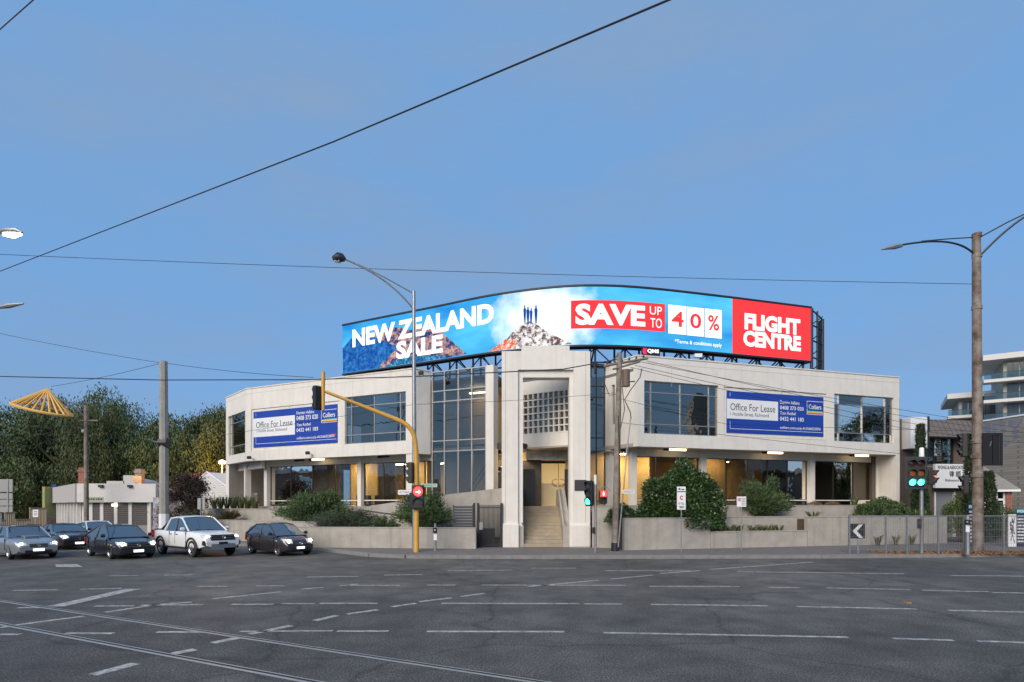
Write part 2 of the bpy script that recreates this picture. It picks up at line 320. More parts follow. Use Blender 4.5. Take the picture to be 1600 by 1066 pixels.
# ------------------------------------------------------------------ the office building
R0, R1 = (7.08, 32.5), (25.65, 38.1); L0, L1, L2 = (-5.93, 34.9), (-18.9, 41.0), (-22.1, 44.5)
LR, S1 = (-5.04, 35.7), (-1.51, 34.06)
PR, PLW, PC = Plane(R0, R1), Plane(L1, L0), Plane(L2, L1)
RR, LRP, PS = Plane((5.59, 34.7), R0), Plane(L0, LR), Plane(LR, S1)
PP = Plane((-1, 31.1), (5, 31.1))
off = thing('office_building', 'two-storey off-white corner office building with glazed stair bay and tall entrance portal', 'building', (2, 35, 0))
ZR0, ZR1, ZL0, ZL1, FL = 5.74, 10.84, 5.56, 10.68, 2.35
# openings of the upper storey (u0,u1,z0,z1)
wA = PR.rect((1006.6, 594.5), (1122.8, 602.5), (1122.8, 681.9), (1006.6, 677.6))
wB = PR.rect((1303.6, 615.6), (1396.5, 621.2), (1396.5, 693.3), (1303.6, 689))
sgR = PR.rect((1136, 610.9), (1287, 620.3), (1287, 682), (1136, 676.4))
wL = PLW.rect((538.6, 621.6), (634, 610.7), (634, 688.3), (538.6, 695))
sgL = PLW.rect((395.7, 645.3), (526.8, 629.7), (526.8, 691), (395.7, 700.5))
wC = PC.rect((356, 651.2), (383, 642), (383, 707.2), (356, 712.8))
wS = RR.rect((955.5, 601.8), (960.5, 601), (960.5, 663), (955.5, 663.4))
grow = lambda r, a: (r[0] - a, r[1] + a, r[2] - a, r[3] + a)
T = .35
def wing(pl, z0, z1, holes, name, e0=0, e1=0):
    wl = holes_wall(pl, e0, pl.len - e1, z0, z1, holes, 0, -T).build(name, M_white, off); return wl
wing(PR, ZR0, ZR1, [wA, wB, grow(sgR, .22)], 'upper_wall')
wing(RR, ZR0, ZR1, [wS], 'return_wall', 0, .0)
wing(PLW, ZL0, ZL1, [wL, grow(sgL, .2)], 'upper_wall')
wing(PC, ZL0, ZL1, [wC], 'corner_wall'); wing(LRP, ZL0, ZL1, [], 'return_wall')
ER = Plane(R1, (R1[0] - .2887 * 15, R1[1] + .957 * 15)); EL = Plane(L2, (L2[0] + 5, L2[1] + 13))
MB().slab(ER, 0, 15, FL, ZR1, 0, .3).build('end_wall', M_white, off); MB().slab(EL, 0, 14, FL, ZL1, 0, .3).build('end_wall', M_white, off)
# thin metal capping along the parapets
for pl, z in ((PR, ZR1), (RR, ZR1), (PLW, ZL1), (PC, ZL1), (LRP, ZL1)):
    MB().slab(pl, 0, pl.len, z + .002, z + .07, .04, -T - .03).build('parapet_capping', M_white, off)
    MB().slab(pl, 0, pl.len, z - .35, z - .335, .004, -.1).build('capping_joint', M_soff, off)
# vertical panel joints
for pl, us, a, b in ((PR, (2.2, 9.9, 16.6), ZR0, ZR1), (PLW, (4.1, 9.6), ZL0, ZL1)):
    for u in us:
        z0, z1 = b - 1.6, b - .36
        MB().slab(pl, u - .006, u + .006, z0, z1, .003, -.02).build('panel_joint', M_soff, off)
# slabs, roof, rear wall
plan = [L2, L1, L0, LR, S1, (-1.0, 33.82), (-.4, 35.8), (4.3, 35.6), (4.4, 34.65), (5.59, 34.7), R0, R1, (21.3, 52.5), (-14, 57)]
inset = [(x + (0 if abs(x) < 5 else (-.2 if x > 0 else .2)), y + .25) for x, y in plan]
MB().prism(inset, FL - .3, FL).build('ground_floor_slab', M_conc, off)
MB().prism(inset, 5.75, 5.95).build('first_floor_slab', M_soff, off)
MB().prism(inset, 10.05, 10.2).build('roof_slab', M_roof, off)
MB().hexa([(21.3, 52.4, .1), (-14, 56.9, .1), (-14, 57.2, .1), (21.3, 52.7, .1)], [(21.3, 52.4, 10.7), (-14, 56.9, 10.7), (-14, 57.2, 10.7), (21.3, 52.7, 10.7)]).build('rear_wall', M_white, off)
MB().box((-11.5, 42.2, 10.9), (3.2, 2.2, 1.1), (.9, -.42)).build('roof_plant_box', mat('plant_tan', (.42, .34, .25), .8), off)
# soffits
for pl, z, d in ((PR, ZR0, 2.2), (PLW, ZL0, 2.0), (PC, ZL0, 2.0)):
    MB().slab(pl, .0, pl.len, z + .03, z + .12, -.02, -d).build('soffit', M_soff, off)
def window(pl, r, vs, hs, name='window', g=M_glassU, fr=M_frame, depth=.16, fw=.05, cells=True):
    """frame with mullions at fractions vs, hs; one pane object per cell"""
    u0, u1, z0, z1 = r; us = [u0] + [u0 + v * (u1 - u0) for v in vs] + [u1]; zs = [z0] + [z0 + v * (z1 - z0) for v in hs] + [z1]
    m = MB()
    for i, u in enumerate(us):
        a, b = (u, u + fw) if i == 0 else ((u - fw, u) if i == len(us) - 1 else (u - fw / 2, u + fw / 2))
        m.slab(pl, a, b, z0, z1, -depth + .05, -depth - .05)
    for j, z in enumerate(zs):
        a, b = (z, z + fw) if j == 0 else ((z - fw, z) if j == len(zs) - 1 else (z - fw / 2, z + fw / 2))
        m.slab(pl, u0 + fw, u1 - fw, a, b, -depth + .046, -depth - .046)
    f = m.build(name, fr, off)
    for i in range(len(us) - 1):
        for j in range(len(zs) - 1):
            t = [random.uniform(-.014, .014) for _ in range(2)]
            MB().add([pl.pt(us[i], zs[j], -depth + t[0]), pl.pt(us[i + 1], zs[j], -depth + t[1]), pl.pt(us[i + 1], zs[j + 1], -depth + t[1]), pl.pt(us[i], zs[j + 1], -depth + t[0])], [(0, 1, 2, 3)]).build('pane', g, f)
    return f
window(PR, wA, (.1, .49, .88), (.19, .79)); window(PR, wB, (.1, .49, .88), (.19, .79))
window(PLW, wL, (.1, .48, .9), (.19, .79)); window(PC, wC, (.16, .93), (.22, .8)); window(RR, wS, (), ())
# dark rooms behind the upper windows
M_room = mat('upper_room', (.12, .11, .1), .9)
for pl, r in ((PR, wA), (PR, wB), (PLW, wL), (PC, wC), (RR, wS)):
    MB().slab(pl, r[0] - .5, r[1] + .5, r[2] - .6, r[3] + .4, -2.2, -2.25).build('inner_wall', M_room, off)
# ---- ground floor
def ground_floor(pl, ov, cols, ztop, head, mull, segs, u0, u1, cw=.36):
    q = pl.off(-ov); hz = q.uz(*head)[1]
    MB().slab(q, u0, u1, hz, ztop + .03, .12, -.12).build('window_head_beam', M_white, off)
    for px in cols:
        u = q.off(.1).uz(px, 750)[0]
        MB().slab(q, u - cw / 2, u + cw / 2, FL - .2, ztop + .02, .32, -.1).build('column', M_white, off)
    for (a, b, n) in segs:
        ua, ub = q.uz(a, 750)[0], q.uz(b, 750)[0]
        f = window(q, (ua, ub, FL + .08, hz), [k / n for k in range(1, n)], (.12,), 'shopfront', M_glassG, M_dframe, .05, .045)
        MB().slab(q, ua, ub, FL + .36, FL + .42, .02, -.02).build('sill_rail', M_white, off)
ground_floor(PR, 1.7, (988, 1097, 1266, 1368.5), ZR0, (1198, 718.5), None, [(992, 1091, 3), (1102, 1261, 5), (1271, 1363, 3)], .2, PR.len - .2)
ground_floor(PLW, 1.5, (418.5, 564.5), ZL0, (569, 724), None, [(422, 560, 4), (569, 664, 3)], .1, PLW.len + .5, .3)
ground_floor(PC, 1.0, (387,), ZL0, (400, 733), None, [], .1, PC.len + .4, .3)
qL = PLW.off(-1.5); uE = qL.uz(390, 750)[0]
MB().slab(PLW.off(.05), PLW.len - .62, PLW.len + .0, FL - .2, ZL0, -.1, -.6).build('stair_pier', M_white, off)
# interiors: carpet, back walls, partitions, lit ceiling panels
def interior(pl, ov, u0, u1, dep, ztop, pans, lights):
    q = pl.off(-ov)
    MB().slab(q, u0, u1, FL + .003, FL + .012, -.1, -dep).build('carpet', M_carpet, off)
    MB().slab(q, u0, u1, FL, ztop, -dep, -dep - .1).build('inner_wall', M_cream, off)
    MB().slab(q, u0, u1, ztop - .14, ztop - .1, -.15, -dep).build('ceiling', M_ceil, off)
    for (a, b, k, m) in pans:
        MB().slab(q, a, b, FL, ztop - .15, -k, -k - .08).build('partition', m, off)
    for (a, k) in lights:
        MB().slab(q, a, a + 1.2, ztop - .17, ztop - .145, -k, -k - .3).build('ceiling_light', emis('office_light', (1, .72, .36), 26), off)
M_pdark = mat('partition_dark', (.06, .055, .05), .8); M_ptan = mat('partition_tan', (.3, .21, .1), .8); M_pgrey = mat('partition_grey', (.16, .15, .14), .8)
interior(PR, 1.7, -1.0, PR.len - .3, 7, ZR0, [(-.9, 3.2, 2.5, M_cream), (6.2, 8.9, 2.2, M_ptan), (9.4, 11.2, 2.4, M_ptan), (11.3, 13.2, 1.6, M_pdark), (14.2, 16.4, 2.6, M_pgrey), (16.4, 18.5, 2.2, M_pdark)], [(0, 1.3), (2.5, 1.4), (7, 1.2), (10, 5)])
interior(PLW, 1.5, 2.0, PLW.len + .3, 7, ZL0, [(2.2, 5.6, 1.8, M_pgrey), (6.5, 8.9, 1.9, M_cream), (9.4, 10.6, 1.6, M_pdark), (10.9, 13.0, 2.6, M_cream), (13.2, 14.2, 1.6, M_pgrey)], [(7, .8), (8.8, 4), (11.2, 1.2), (12, 4.5)])
# desks and chairs glimpsed inside are low dark blocks of joinery
for (u, k) in ((7.6, 1.2), (9.2, 1.2), (11.9, 1.3), (12.6, 1.0)):
    MB().slab(PLW.off(-1.5), u, u + .9, FL, FL + .75, -k, -k - .5).build('joinery', M_pdark, off)
# soffit strip lights (lit) with brackets
def strip_light(pl, px, py, L, lit=True):
    q = pl.off(-.75); u, z = q.uz(px, py); z = (ZR0 if pl is PR else ZL0) - .06
    MB().slab(q, u - L / 2, u + L / 2, z - .03, z + .08, .09, -.09).build('strip_light', M_lamp if lit else M_dframe, off)
    MB().slab(q, u - L / 2 - .3, u - L / 2 - .002, z - .05, z + .085, .08, -.08).build('light_bracket', M_dframe, off)
for px in (1058, 1210, 1345): strip_light(PR, px, 703, 1.15)
strip_light(PLW, 497, 718, .95); strip_light(PLW, 470, 722, .5, False); strip_light(PLW, 602, 714, .5, False)
# flood lights on the wall
for pl, px, py in ((PLW, 397, 718), (PLW, 488, 711), (PLW, 664, 588)):
    p = pl.pt(*pl.uz(px, py)); fl = MB(); fl.tube([p, p + pl.n * .35 + Vector((0, 0, .1))], .02)
    fl.box(p + pl.n * .42 + Vector((0, 0, .1)), (.28, .14, .2), pl.d); fl.build('flood_light', M_black, off)
# ---- glazed stair bay
us = [PS.uz(x, 650)[0] for x in (676, 695, 716.5, 737.7, 759.6)]
zt = 10.62; zr = [PS.uz(676, y)[1] for y in (706.3, 690, 629.2, 612.6)]
def ramp_z(u): return 2.55 + .075 * u
fm = MB()
for u in us: fm.slab(PS, u - .035, u + .035, ramp_z(u) - .3, zt, .06, -.06)
for z in zr + [zt]: fm.slab(PS, us[0], us[-1], z - .03, z + .03, .056, -.056)
cw = fm.build('curtain_wall_frame', M_frame, off)
rows = [None] + zr + [zt]
for i in range(4):
    for j in range(5):
        b0, b1 = (ramp_z(us[i]) - .3, ramp_z(us[i + 1]) - .3) if j == 0 else (rows[j], rows[j])
        t = [random.uniform(-.008, .008) for _ in range(3)]
        MB().add([PS.pt(us[i], b0, t[0]), PS.pt(us[i + 1], b1, t[1]), PS.pt(us[i + 1], rows[j + 1], t[2]), PS.pt(us[i], rows[j + 1], t[0] - t[1] + t[2])], [(0, 1, 2, 3)]).build('pane', M_glassS, cw)
u1 = PS.uz(759.6, 650)[0]; u2 = PS.uz(772.3, 650)[0]
MB().slab(PS, u1 + .04, u2, 2.2, 10.66, .1, -.5).build('fin_column', M_white, off)
MB().slab(PS.off(-3), -.2, u2 + 1.4, FL, 10.0, 0, -.1).build('inner_wall', mat('lobby_cream', (.5, .38, .2), .8), off)
MB().slab(PS.off(-1.6), .0, 1.1, FL, 10.0, 0, -.2).build('lift_shaft', mat('lobby_grey', (.3, .27, .24), .8), off)
MB().slab(PS.off(-.4), .1, u2 + 1.4, 5.75, 6.1, 0, -2.5).build('landing', M_pdark, off)
st = MB()
for k in range(9): st.slab(PS.off(-1.6), 2.0 + k * .22, 2.3 + k * .22, FL + k * .3, FL + k * .3 + .09, 0, -1.0)
st.build('inner_stair', M_cream, off)
rl = MB(); rl.tube([PS.pt(1.9, FL + 1.0, -1.5), PS.pt(4.0, FL + 3.9, -1.5)], .03); rl.tube([PS.pt(1.9, FL + .6, -1.5), PS.pt(4.0, FL + 3.5, -1.5)], .03); rl.build('inner_handrail', M_black, off)
MB().slab(PS.off(-2.2), 1.5, 2.6, 9.6, 9.64, 0, -.2).build('ceiling_light', emis('stair_light', (1, .8, .5), 9), off)
MB().slab(PS.off(-1.6), u2 - .2, u2 + .8, 5.55, 5.6, 0, -.3).build('ceiling_light', MATS['office_light'], off)
# ---- entrance portal
X = lambda px, Z=31.1: (px - 800) / F * Z
pu = lambda px: X(px) + 1
por = MB().slab(PP, pu(784), pu(809.5), 1.4, 10.73, 0, -1.0).slab(PP, pu(896), pu(922.4), 1.4, 10.73, 0, -1.0).slab(PP, pu(809.5), pu(896), 9.73, 10.73, 0, -1.0).slab(PP, pu(815), pu(890), 10.73, 11.03, -.002, -.9)
bm_merge(por); portal = por.build('portal', M_white, off, bevel=.015)
por = MB().slab(PP, pu(809.5), pu(817), FL - 2.2, 9.35, -.16, -.9).slab(PP, pu(890), pu(896), FL - 2.2, 9.35, -.16, -.9).slab(PP, pu(809.5), pu(896), 9.35, 9.73, -.16, -.9)
por.build('portal_inner_frame', M_white, off)
for a in (790, 915): MB().slab(PP, pu(a) - .012, pu(a) + .012, 1.45, 10.7, .004, -.02).build('panel_joint', M_soff, off)
MB().slab(PP, pu(783), pu(811), .1, 1.42, .12, -1.05).build('pedestal', M_white, off, bevel=.06)
MB().slab(PP, pu(889.5), pu(923), .1, 1.42, .14, -1.05).build('pedestal', M_white, off, bevel=.12)
MB().slab(PP, pu(897.6), pu(916.2), HC + (HZ - 766.8) / F * 31.1, HC + (HZ - 750) / F * 31.1, .04, .002).build('plaque', mat('plaque_dark', (.05, .045, .045), .35), off)
# angled inner wall with square-grid window
PI = Plane((-.4, 35.6), (4.2, 32.65))
gw = PI.rect((817.5, 617), (890, 607.7), (890, 673.6), (817.5, 679.5))
holes_wall(PI, -.2, PI.len, 5.9, 9.86, [gw], 0, -.3).build('inner_upper_wall', M_white, off)
nu, nv = 9, 6; gm = MB()
for i in range(nu + 1):
    u = gw[0] + (gw[1] - gw[0]) * i / nu; gm.slab(PI, u - .035, u + .035, gw[2], gw[3], .02, -.22)
for j in range(nv + 1):
    z = gw[2] + (gw[3] - gw[2]) * j / nv; gm.slab(PI, gw[0], gw[1], z - .035, z + .035, .016, -.216)
gf = gm.build('grid_window', M_white, off)
for i in range(nu):
    for j in range(nv):
        a, b = gw[0] + (gw[1] - gw[0]) * i / nu, gw[0] + (gw[1] - gw[0]) * (i + 1) / nu; c, d = gw[2] + (gw[3] - gw[2]) * j / nv, gw[2] + (gw[3] - gw[2]) * (j + 1) / nv
        t = random.uniform(-.006, .006)
        MB().add([PI.pt(a, c, -.15 + t), PI.pt(b, c, -.15 - t), PI.pt(b, d, -.15), PI.pt(a, d, -.15 + 2 * t)], [(0, 1, 2, 3)]).build('pane', M_glassU, gf)
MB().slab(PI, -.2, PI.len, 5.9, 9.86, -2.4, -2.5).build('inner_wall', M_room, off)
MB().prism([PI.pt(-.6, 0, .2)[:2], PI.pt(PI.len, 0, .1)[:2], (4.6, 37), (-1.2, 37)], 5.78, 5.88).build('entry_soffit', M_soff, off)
# canopy, stone wall, doors
D = Plane((.2, 36.5), (5, 36.5)); du = lambda px: X(px, 36.5) - .2
can = MB().slab(D.off(1.2), X(822, 35.3) - .2, X(905, 35.3) - .2, 5.2, 5.82, 0, -1.2).build('canopy', mat('wrinkled_metal', (.3, .25, .2), .3, .7, noise=((.55, .5, .42), .9), bump=1, scale=2.5), off)
MB().slab(D, -1.2, du(845.4), FL, 5.2, .6, -.2).build('stone_wall', mat('dark_stone', (.09, .082, .075), .7, noise=((.05, .045, .04), .7), scale=3), off)
zd = 5.06
for a, b in ((845.8, 872.2), (873, 899.6)):
    dr = MB().slab(D, du(a), du(b), FL + .02, zd, 0, -.06).build('door', mat('glowing_glass_door', (.5, .36, .17), .4, emit=((.75, .5, .2), .22)), off)  # lobby light behind the glass is put into the door as emission
    MB().slab(D, du(a) + .03, du(b) - .03, FL + .05, FL + 1.45, .006, .002).build('frosted_panel', mat('frosted_band', (.8, .66, .4), .6), dr)
    s = 1 if a < 870 else -1; hx = du(872.6) - s * .1
    MB().tube([D.pt(hx - s * .0, FL + 1.3, .01), D.pt(hx - s * .12, FL + 1.3, .09), D.pt(hx - s * .3, FL + 1.45, .1), D.pt(hx - s * .3, FL + 1.62, .1), D.pt(hx - s * .12, FL + 1.72, .09), D.pt(hx, FL + 1.72, .01)], .022).build('handle', M_steel, dr)
MB().slab(D, du(845.4), du(900), zd, 5.2, .02, -.1).build('door_head', M_dframe, off)
MB().slab(D, du(900), 5, FL, 5.2, .3, -.2).build('stone_wall', MATS['dark_stone'], off)
MB().slab(D.off(.5), -1.3, -.2, FL, 5.2, 0, -.05).build('lobby_panel', M_cream, off)
for px, w_ in ((827, .75), (886, .3)):
    MB().slab(D.off(1.6), X(px, 34.9) - .2 - w_ / 2, X(px, 34.9) - .2 + w_ / 2, FL, FL + 2.25, 0, -.06).build('folded_gate_leaf', M_dframe, off)
# steps and flank walls
sx0, sx1 = X(818.6), X(880); n = 12; rise = (FL - .15) / n
M_step = mat('step_concrete', (.36, .3, .22), .85, noise=((.24, .2, .15), .7), bump=.2, scale=3); M_nose = mat('step_nosing', (.5, .36, .12), .7)
for k in range(n):
    z = .15 + rise * (k + 1); y0 = 31.2 + .3 * k
    st_ = MB().box(((sx0 + sx1) / 2, (y0 + 36.5) / 2, z - rise / 2), (sx1 - sx0, 36.5 - y0, rise - .004)).build('step', M_step, off)
    if k in (3, 7, 11): MB().box(((sx0 + sx1) / 2, y0 + .03, z + .002), (sx1 - sx0 - .04, .05, .012)).build('nosing', M_nose, st_)
for a, b in ((sx0 - .5, sx0 - .004), (sx1 + .004, sx1 + .42)):
    MB().ext([(a, 31.15, .1), (a, 31.15, 1.25), (a, 31.4, 1.3), (a, 34.7, 3.35), (a, 36.3, 3.35), (a, 36.3, .1)], (b - a, 0, 0)).build('stair_flank_wall', M_conc, off, bevel=.02)
    xm = b - .1 if a < sx0 else a + .1
    hr = MB(); hr.tube([(xm, 31.1, 1.4), (xm, 31.5, 1.55), (xm, 34.7, 3.6), (xm, 35.6, 3.6)], .028)
    for yy, zz in ((31.6, 1.6), (33.2, 2.62), (34.6, 3.5)): hr.tube([(xm, yy, zz), (xm, yy, zz - .3)], .014)
    hr.build('handrail', M_steel, off)
# glass strip between portal and right wing
PG = Plane((4.0, 34.55), (5.62, 34.72)); gs = PG.len
zz = [PG.uz(935, y)[1] for y in (783, 705, 684.5, 621, 603.8, 569.7)]; um = PG.uz(931.7, 650)[0]
fm = MB()
for u in (.03, um, gs - .03): fm.slab(PG, u - .03, u + .03, FL, zz[-1], .05, -.05)
for z in zz: fm.slab(PG, 0, gs, z - .03, z + .03, .046, -.046)
cf = fm.build('glass_strip_frame', M_dframe, off); zz[0] = FL
for j in range(5):
    for a, b in ((.03, um), (um, gs - .03)):
        t = random.uniform(-.01, .01)
        MB().add([PG.pt(a, zz[j], t), PG.pt(b, zz[j], -t), PG.pt(b, zz[j + 1], 0), PG.pt(a, zz[j + 1], t * 2)], [(0, 1, 2, 3)]).build('pane', M_glassU if j else M_glassG, cf)
MB().slab(PG, -.4, gs, zz[-1] + .03, 10.8, .0, -.3).build('glass_strip_head', M_roof, off)
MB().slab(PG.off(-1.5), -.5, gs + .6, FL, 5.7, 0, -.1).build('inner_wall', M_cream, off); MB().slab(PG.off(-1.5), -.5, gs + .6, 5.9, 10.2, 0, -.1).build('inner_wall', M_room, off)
MB().slab(RR, 0, .45, FL - .2, ZR0, -.02, -.45).build('column', M_white, off)
# ---- office for lease boards
M_yel = mat('stripe_yellow', (.75, .55, .06), .5); M_red = mat('stripe_red', (.6, .06, .06), .5); M_cy = mat('stripe_cyan', (.1, .5, .6), .5)
def lease_board(pl, r, label, frm, compact):
    b = thing('lease_sign_board', label, 'sign', pl.pt((r[0] + r[1]) / 2, r[2], .0))
    u0, u1, z0, z1 = r; W, H = u1 - u0, z1 - z0; pt = lambda fx, fy: (u0 + fx * W, z1 - fy * H)
    MB().slab(pl, u0, u1, z0, z1, -.02, -.1).build('panel', M_blue, b)
    e = grow(r, .2); m = holes_wall(pl, e[0] + .005, e[1] - .005, e[2] + .005, e[3] - .005, [r], -.06, -.22); m.build('surround', M_white, b)
    MB().slab(pl, e[0] - .1, e[1] + .1, e[2] - .1, e[3] + .1, -.25, -.27).build('backing', M_room, b)
    def rect(fx0, fy0, fx1, fy1, m, nm, k=-.016):
        a, c = pt(fx0, fy0), pt(fx1, fy1); MB().slab(pl, a[0], c[0], c[1], a[1], k, k - .003).build(nm, m, b)
    def tx(s, fx0, fy0, fx1, fy1, m, bold=0, k=-.012):
        a, c = pt(fx0, fy0), pt(fx1, fy1); text_on('lettering', s, pl, a[0], c[0], c[1], a[1], k, m, b, bold)
    rect(0, .19, .515, .66 if not compact else .71, M_signw, 'white_panel')
    tx('Office For Lease', .035, .29, .485, .46, M_ink, 0); tx('1 Hoddle Street, Richmond', .035, .5, .42, .6, M_ink, 0)
    tx('Damien Adkins', .535, .15 if not compact else .1, .74, .235 if not compact else .18, M_signw, .01)
    tx('0408 373 020', .535, .28 if not compact else .22, .785, .375 if not compact else .34, M_signw, .018)
    tx('Tom Rothel', .535, .42, .7, .5, M_signw, .01); tx('0432 441 183', .535, .55, .785, .65, M_signw, .018)
    tx('colliers.com.au/p-AUS66023876', .535, .78, .97, .87, M_signw, .008)
    bx = (.82, .12, .995, .46)
    for q in ((bx[0], bx[1], bx[2], bx[1] + .012), (bx[0], bx[3] - .012, bx[2], bx[3]), (bx[0], bx[1], bx[0] + .004, bx[3])): rect(*q, M_signw, 'logo_outline')
    rect(bx[0] + .005, .365, bx[2], .39, M_cy, 'logo_stripe'); rect(bx[0] + .005, .391, bx[2], .415, M_yel, 'logo_stripe'); rect(bx[0] + .005, .416, bx[2], .44, M_red, 'logo_stripe')
    tx('Colliers', .84, .2, .975, .325, M_signw, .015)
    for q in ((.03, .04, .033, .13), (.03, .72, .033, .9), (.03, .895, .99, .905)): rect(*q, M_signw, 'border_line')
    if compact: rect(.93, .76, .985, .8, mat('magenta', (.6, .02, .2), .5), 'logo_stripe')
lease_board(PR, sgR, 'blue and white office lease board between the two windows of the right wing', None, False)
lease_board(PLW, sgL, 'blue and white office lease board beside the left corner window', None, True)
# ------------------------------------------------------------------ roof-top LED billboard
BP = [(535, 41.3), (580, 40.0), (647, 38.25), (690, 37.2), (730, 36.2), (770, 35.35), (815, 34.65), (857, 34.15), (890, 33.9), (920, 33.8), (962, 33.87), (1001, 34.12), (1045, 34.55), (1095, 35.15), (1144, 35.78), (1205, 36.65), (1268, 37.6)]
bpx = np.array([p[0] for p in BP], float); bxy = np.array([[(p[0] - 800) / F * p[1], p[1]] for p in BP])
# smooth the plan curve with a Catmull-Rom pass
fine = []; fpx = []
for i in range(len(BP) - 1):
    p0, p1, p2, p3 = bxy[max(i - 1, 0)], bxy[i], bxy[i + 1], bxy[min(i + 2, len(BP) - 1)]
    for t in np.linspace(0, 1, 6, endpoint=False):
        fine.append(.5 * ((2 * p1) + (-p0 + p2) * t + (2 * p0 - 5 * p1 + 4 * p2 - p3) * t ** 2 + (-p0 + 3 * p1 - 3 * p2 + p3) * t ** 3))
fine.append(bxy[-1]); fine = np.array(fine)
for _ in range(6): fine[1:-1] = (fine[:-2] + 2 * fine[1:-1] + fine[2:]) / 4
fs_ = np.concatenate([[0], np.cumsum(np.linalg.norm(np.diff(fine, axis=0), axis=1))]); fpx = 800 + F * fine[:, 0] / fine[:, 1]
BZ0, BZ1 = 11.85, 15.25
def BB(px, py):
    s = np.interp(px, fpx, fs_); Z = np.interp(px, fpx, fine[:, 1]); return float(s), HC + (HZ - py) / F * float(Z)
def bpt(s, z, k=0):
    x, y = np.interp(s, fs_, fine[:, 0]), np.interp(s, fs_, fine[:, 1]); e = .3
    a = np.array([np.interp(s - e, fs_, fine[:, 0]), np.interp(s - e, fs_, fine[:, 1])]); b = np.array([np.interp(s + e, fs_, fine[:, 0]), np.interp(s + e, fs_, fine[:, 1])])
    d = (b - a) / np.linalg.norm(b - a); return Vector((x + d[1] * k, y - d[0] * k, z))
bil = thing('billboard', 'long curved lit LED advertising screen on the office roof', 'billboard', (2, 36, 10.2))
SMAX = float(fs_[-1])
def bsheet(name, pts_sz, k, m, parent, z_px=True):
    """flat picture element on the curved screen: polygon in (s,z), cut fine enough to follow the curve"""
    b = bmesh.new(); f = b.faces.new([b.verts.new((s, z, 0)) for s, z in pts_sz]); bmesh.ops.triangulate(b, faces=[f])
    for _ in range(5):
        es = [e for e in b.edges if abs(e.verts[0].co.x - e.verts[1].co.x) > .8]
        if not es: break
        bmesh.ops.subdivide_edges(b, edges=es, cuts=1); bmesh.ops.triangulate(b, faces=b.faces[:])
    b.verts.index_update(); mb = MB(); mb.add([bpt(v.co.x, v.co.y, k) for v in b.verts], [tuple(v.index for v in f.verts) for f in b.faces]); b.free()
    return mb.build(name, m, parent)
def bpoly(name, px, k, m, parent=None): return bsheet(name, [(lambda q: (min(max(q[0], .02), SMAX - .02), min(max(q[1], BZ0 + .02), BZ1 - .02)))(BB(*p)) for p in px], k, m, parent or scr)
ES = .52
body = MB(); nS = 60
for i in range(nS):
    a, b = SMAX * i / nS, SMAX * (i + 1) / nS
    lo = [bpt(a, BZ0 - .1, -.03), bpt(b, BZ0 - .1, -.03), bpt(b, BZ0 - .1, -.5), bpt(a, BZ0 - .1, -.5)]; hi = [p + Vector((0, 0, BZ1 - BZ0 + .2)) for p in lo]
    body.hexa(lo, hi)
body.build('cabinet', M_dsteel, bil)
rm = MB()
for z in (BZ1 + .02, BZ0 - .12):
    rm = MB()
    for i in range(nS):
        a, b = SMAX * i / nS, SMAX * (i + 1) / nS; lo = [bpt(a, z, .06), bpt(b, z, .06), bpt(b, z, -.55), bpt(a, z, -.55)]; rm.hexa(lo, [p + Vector((0, 0, .1)) for p in lo])
    rm.build('edge_trim', M_dsteel, bil)
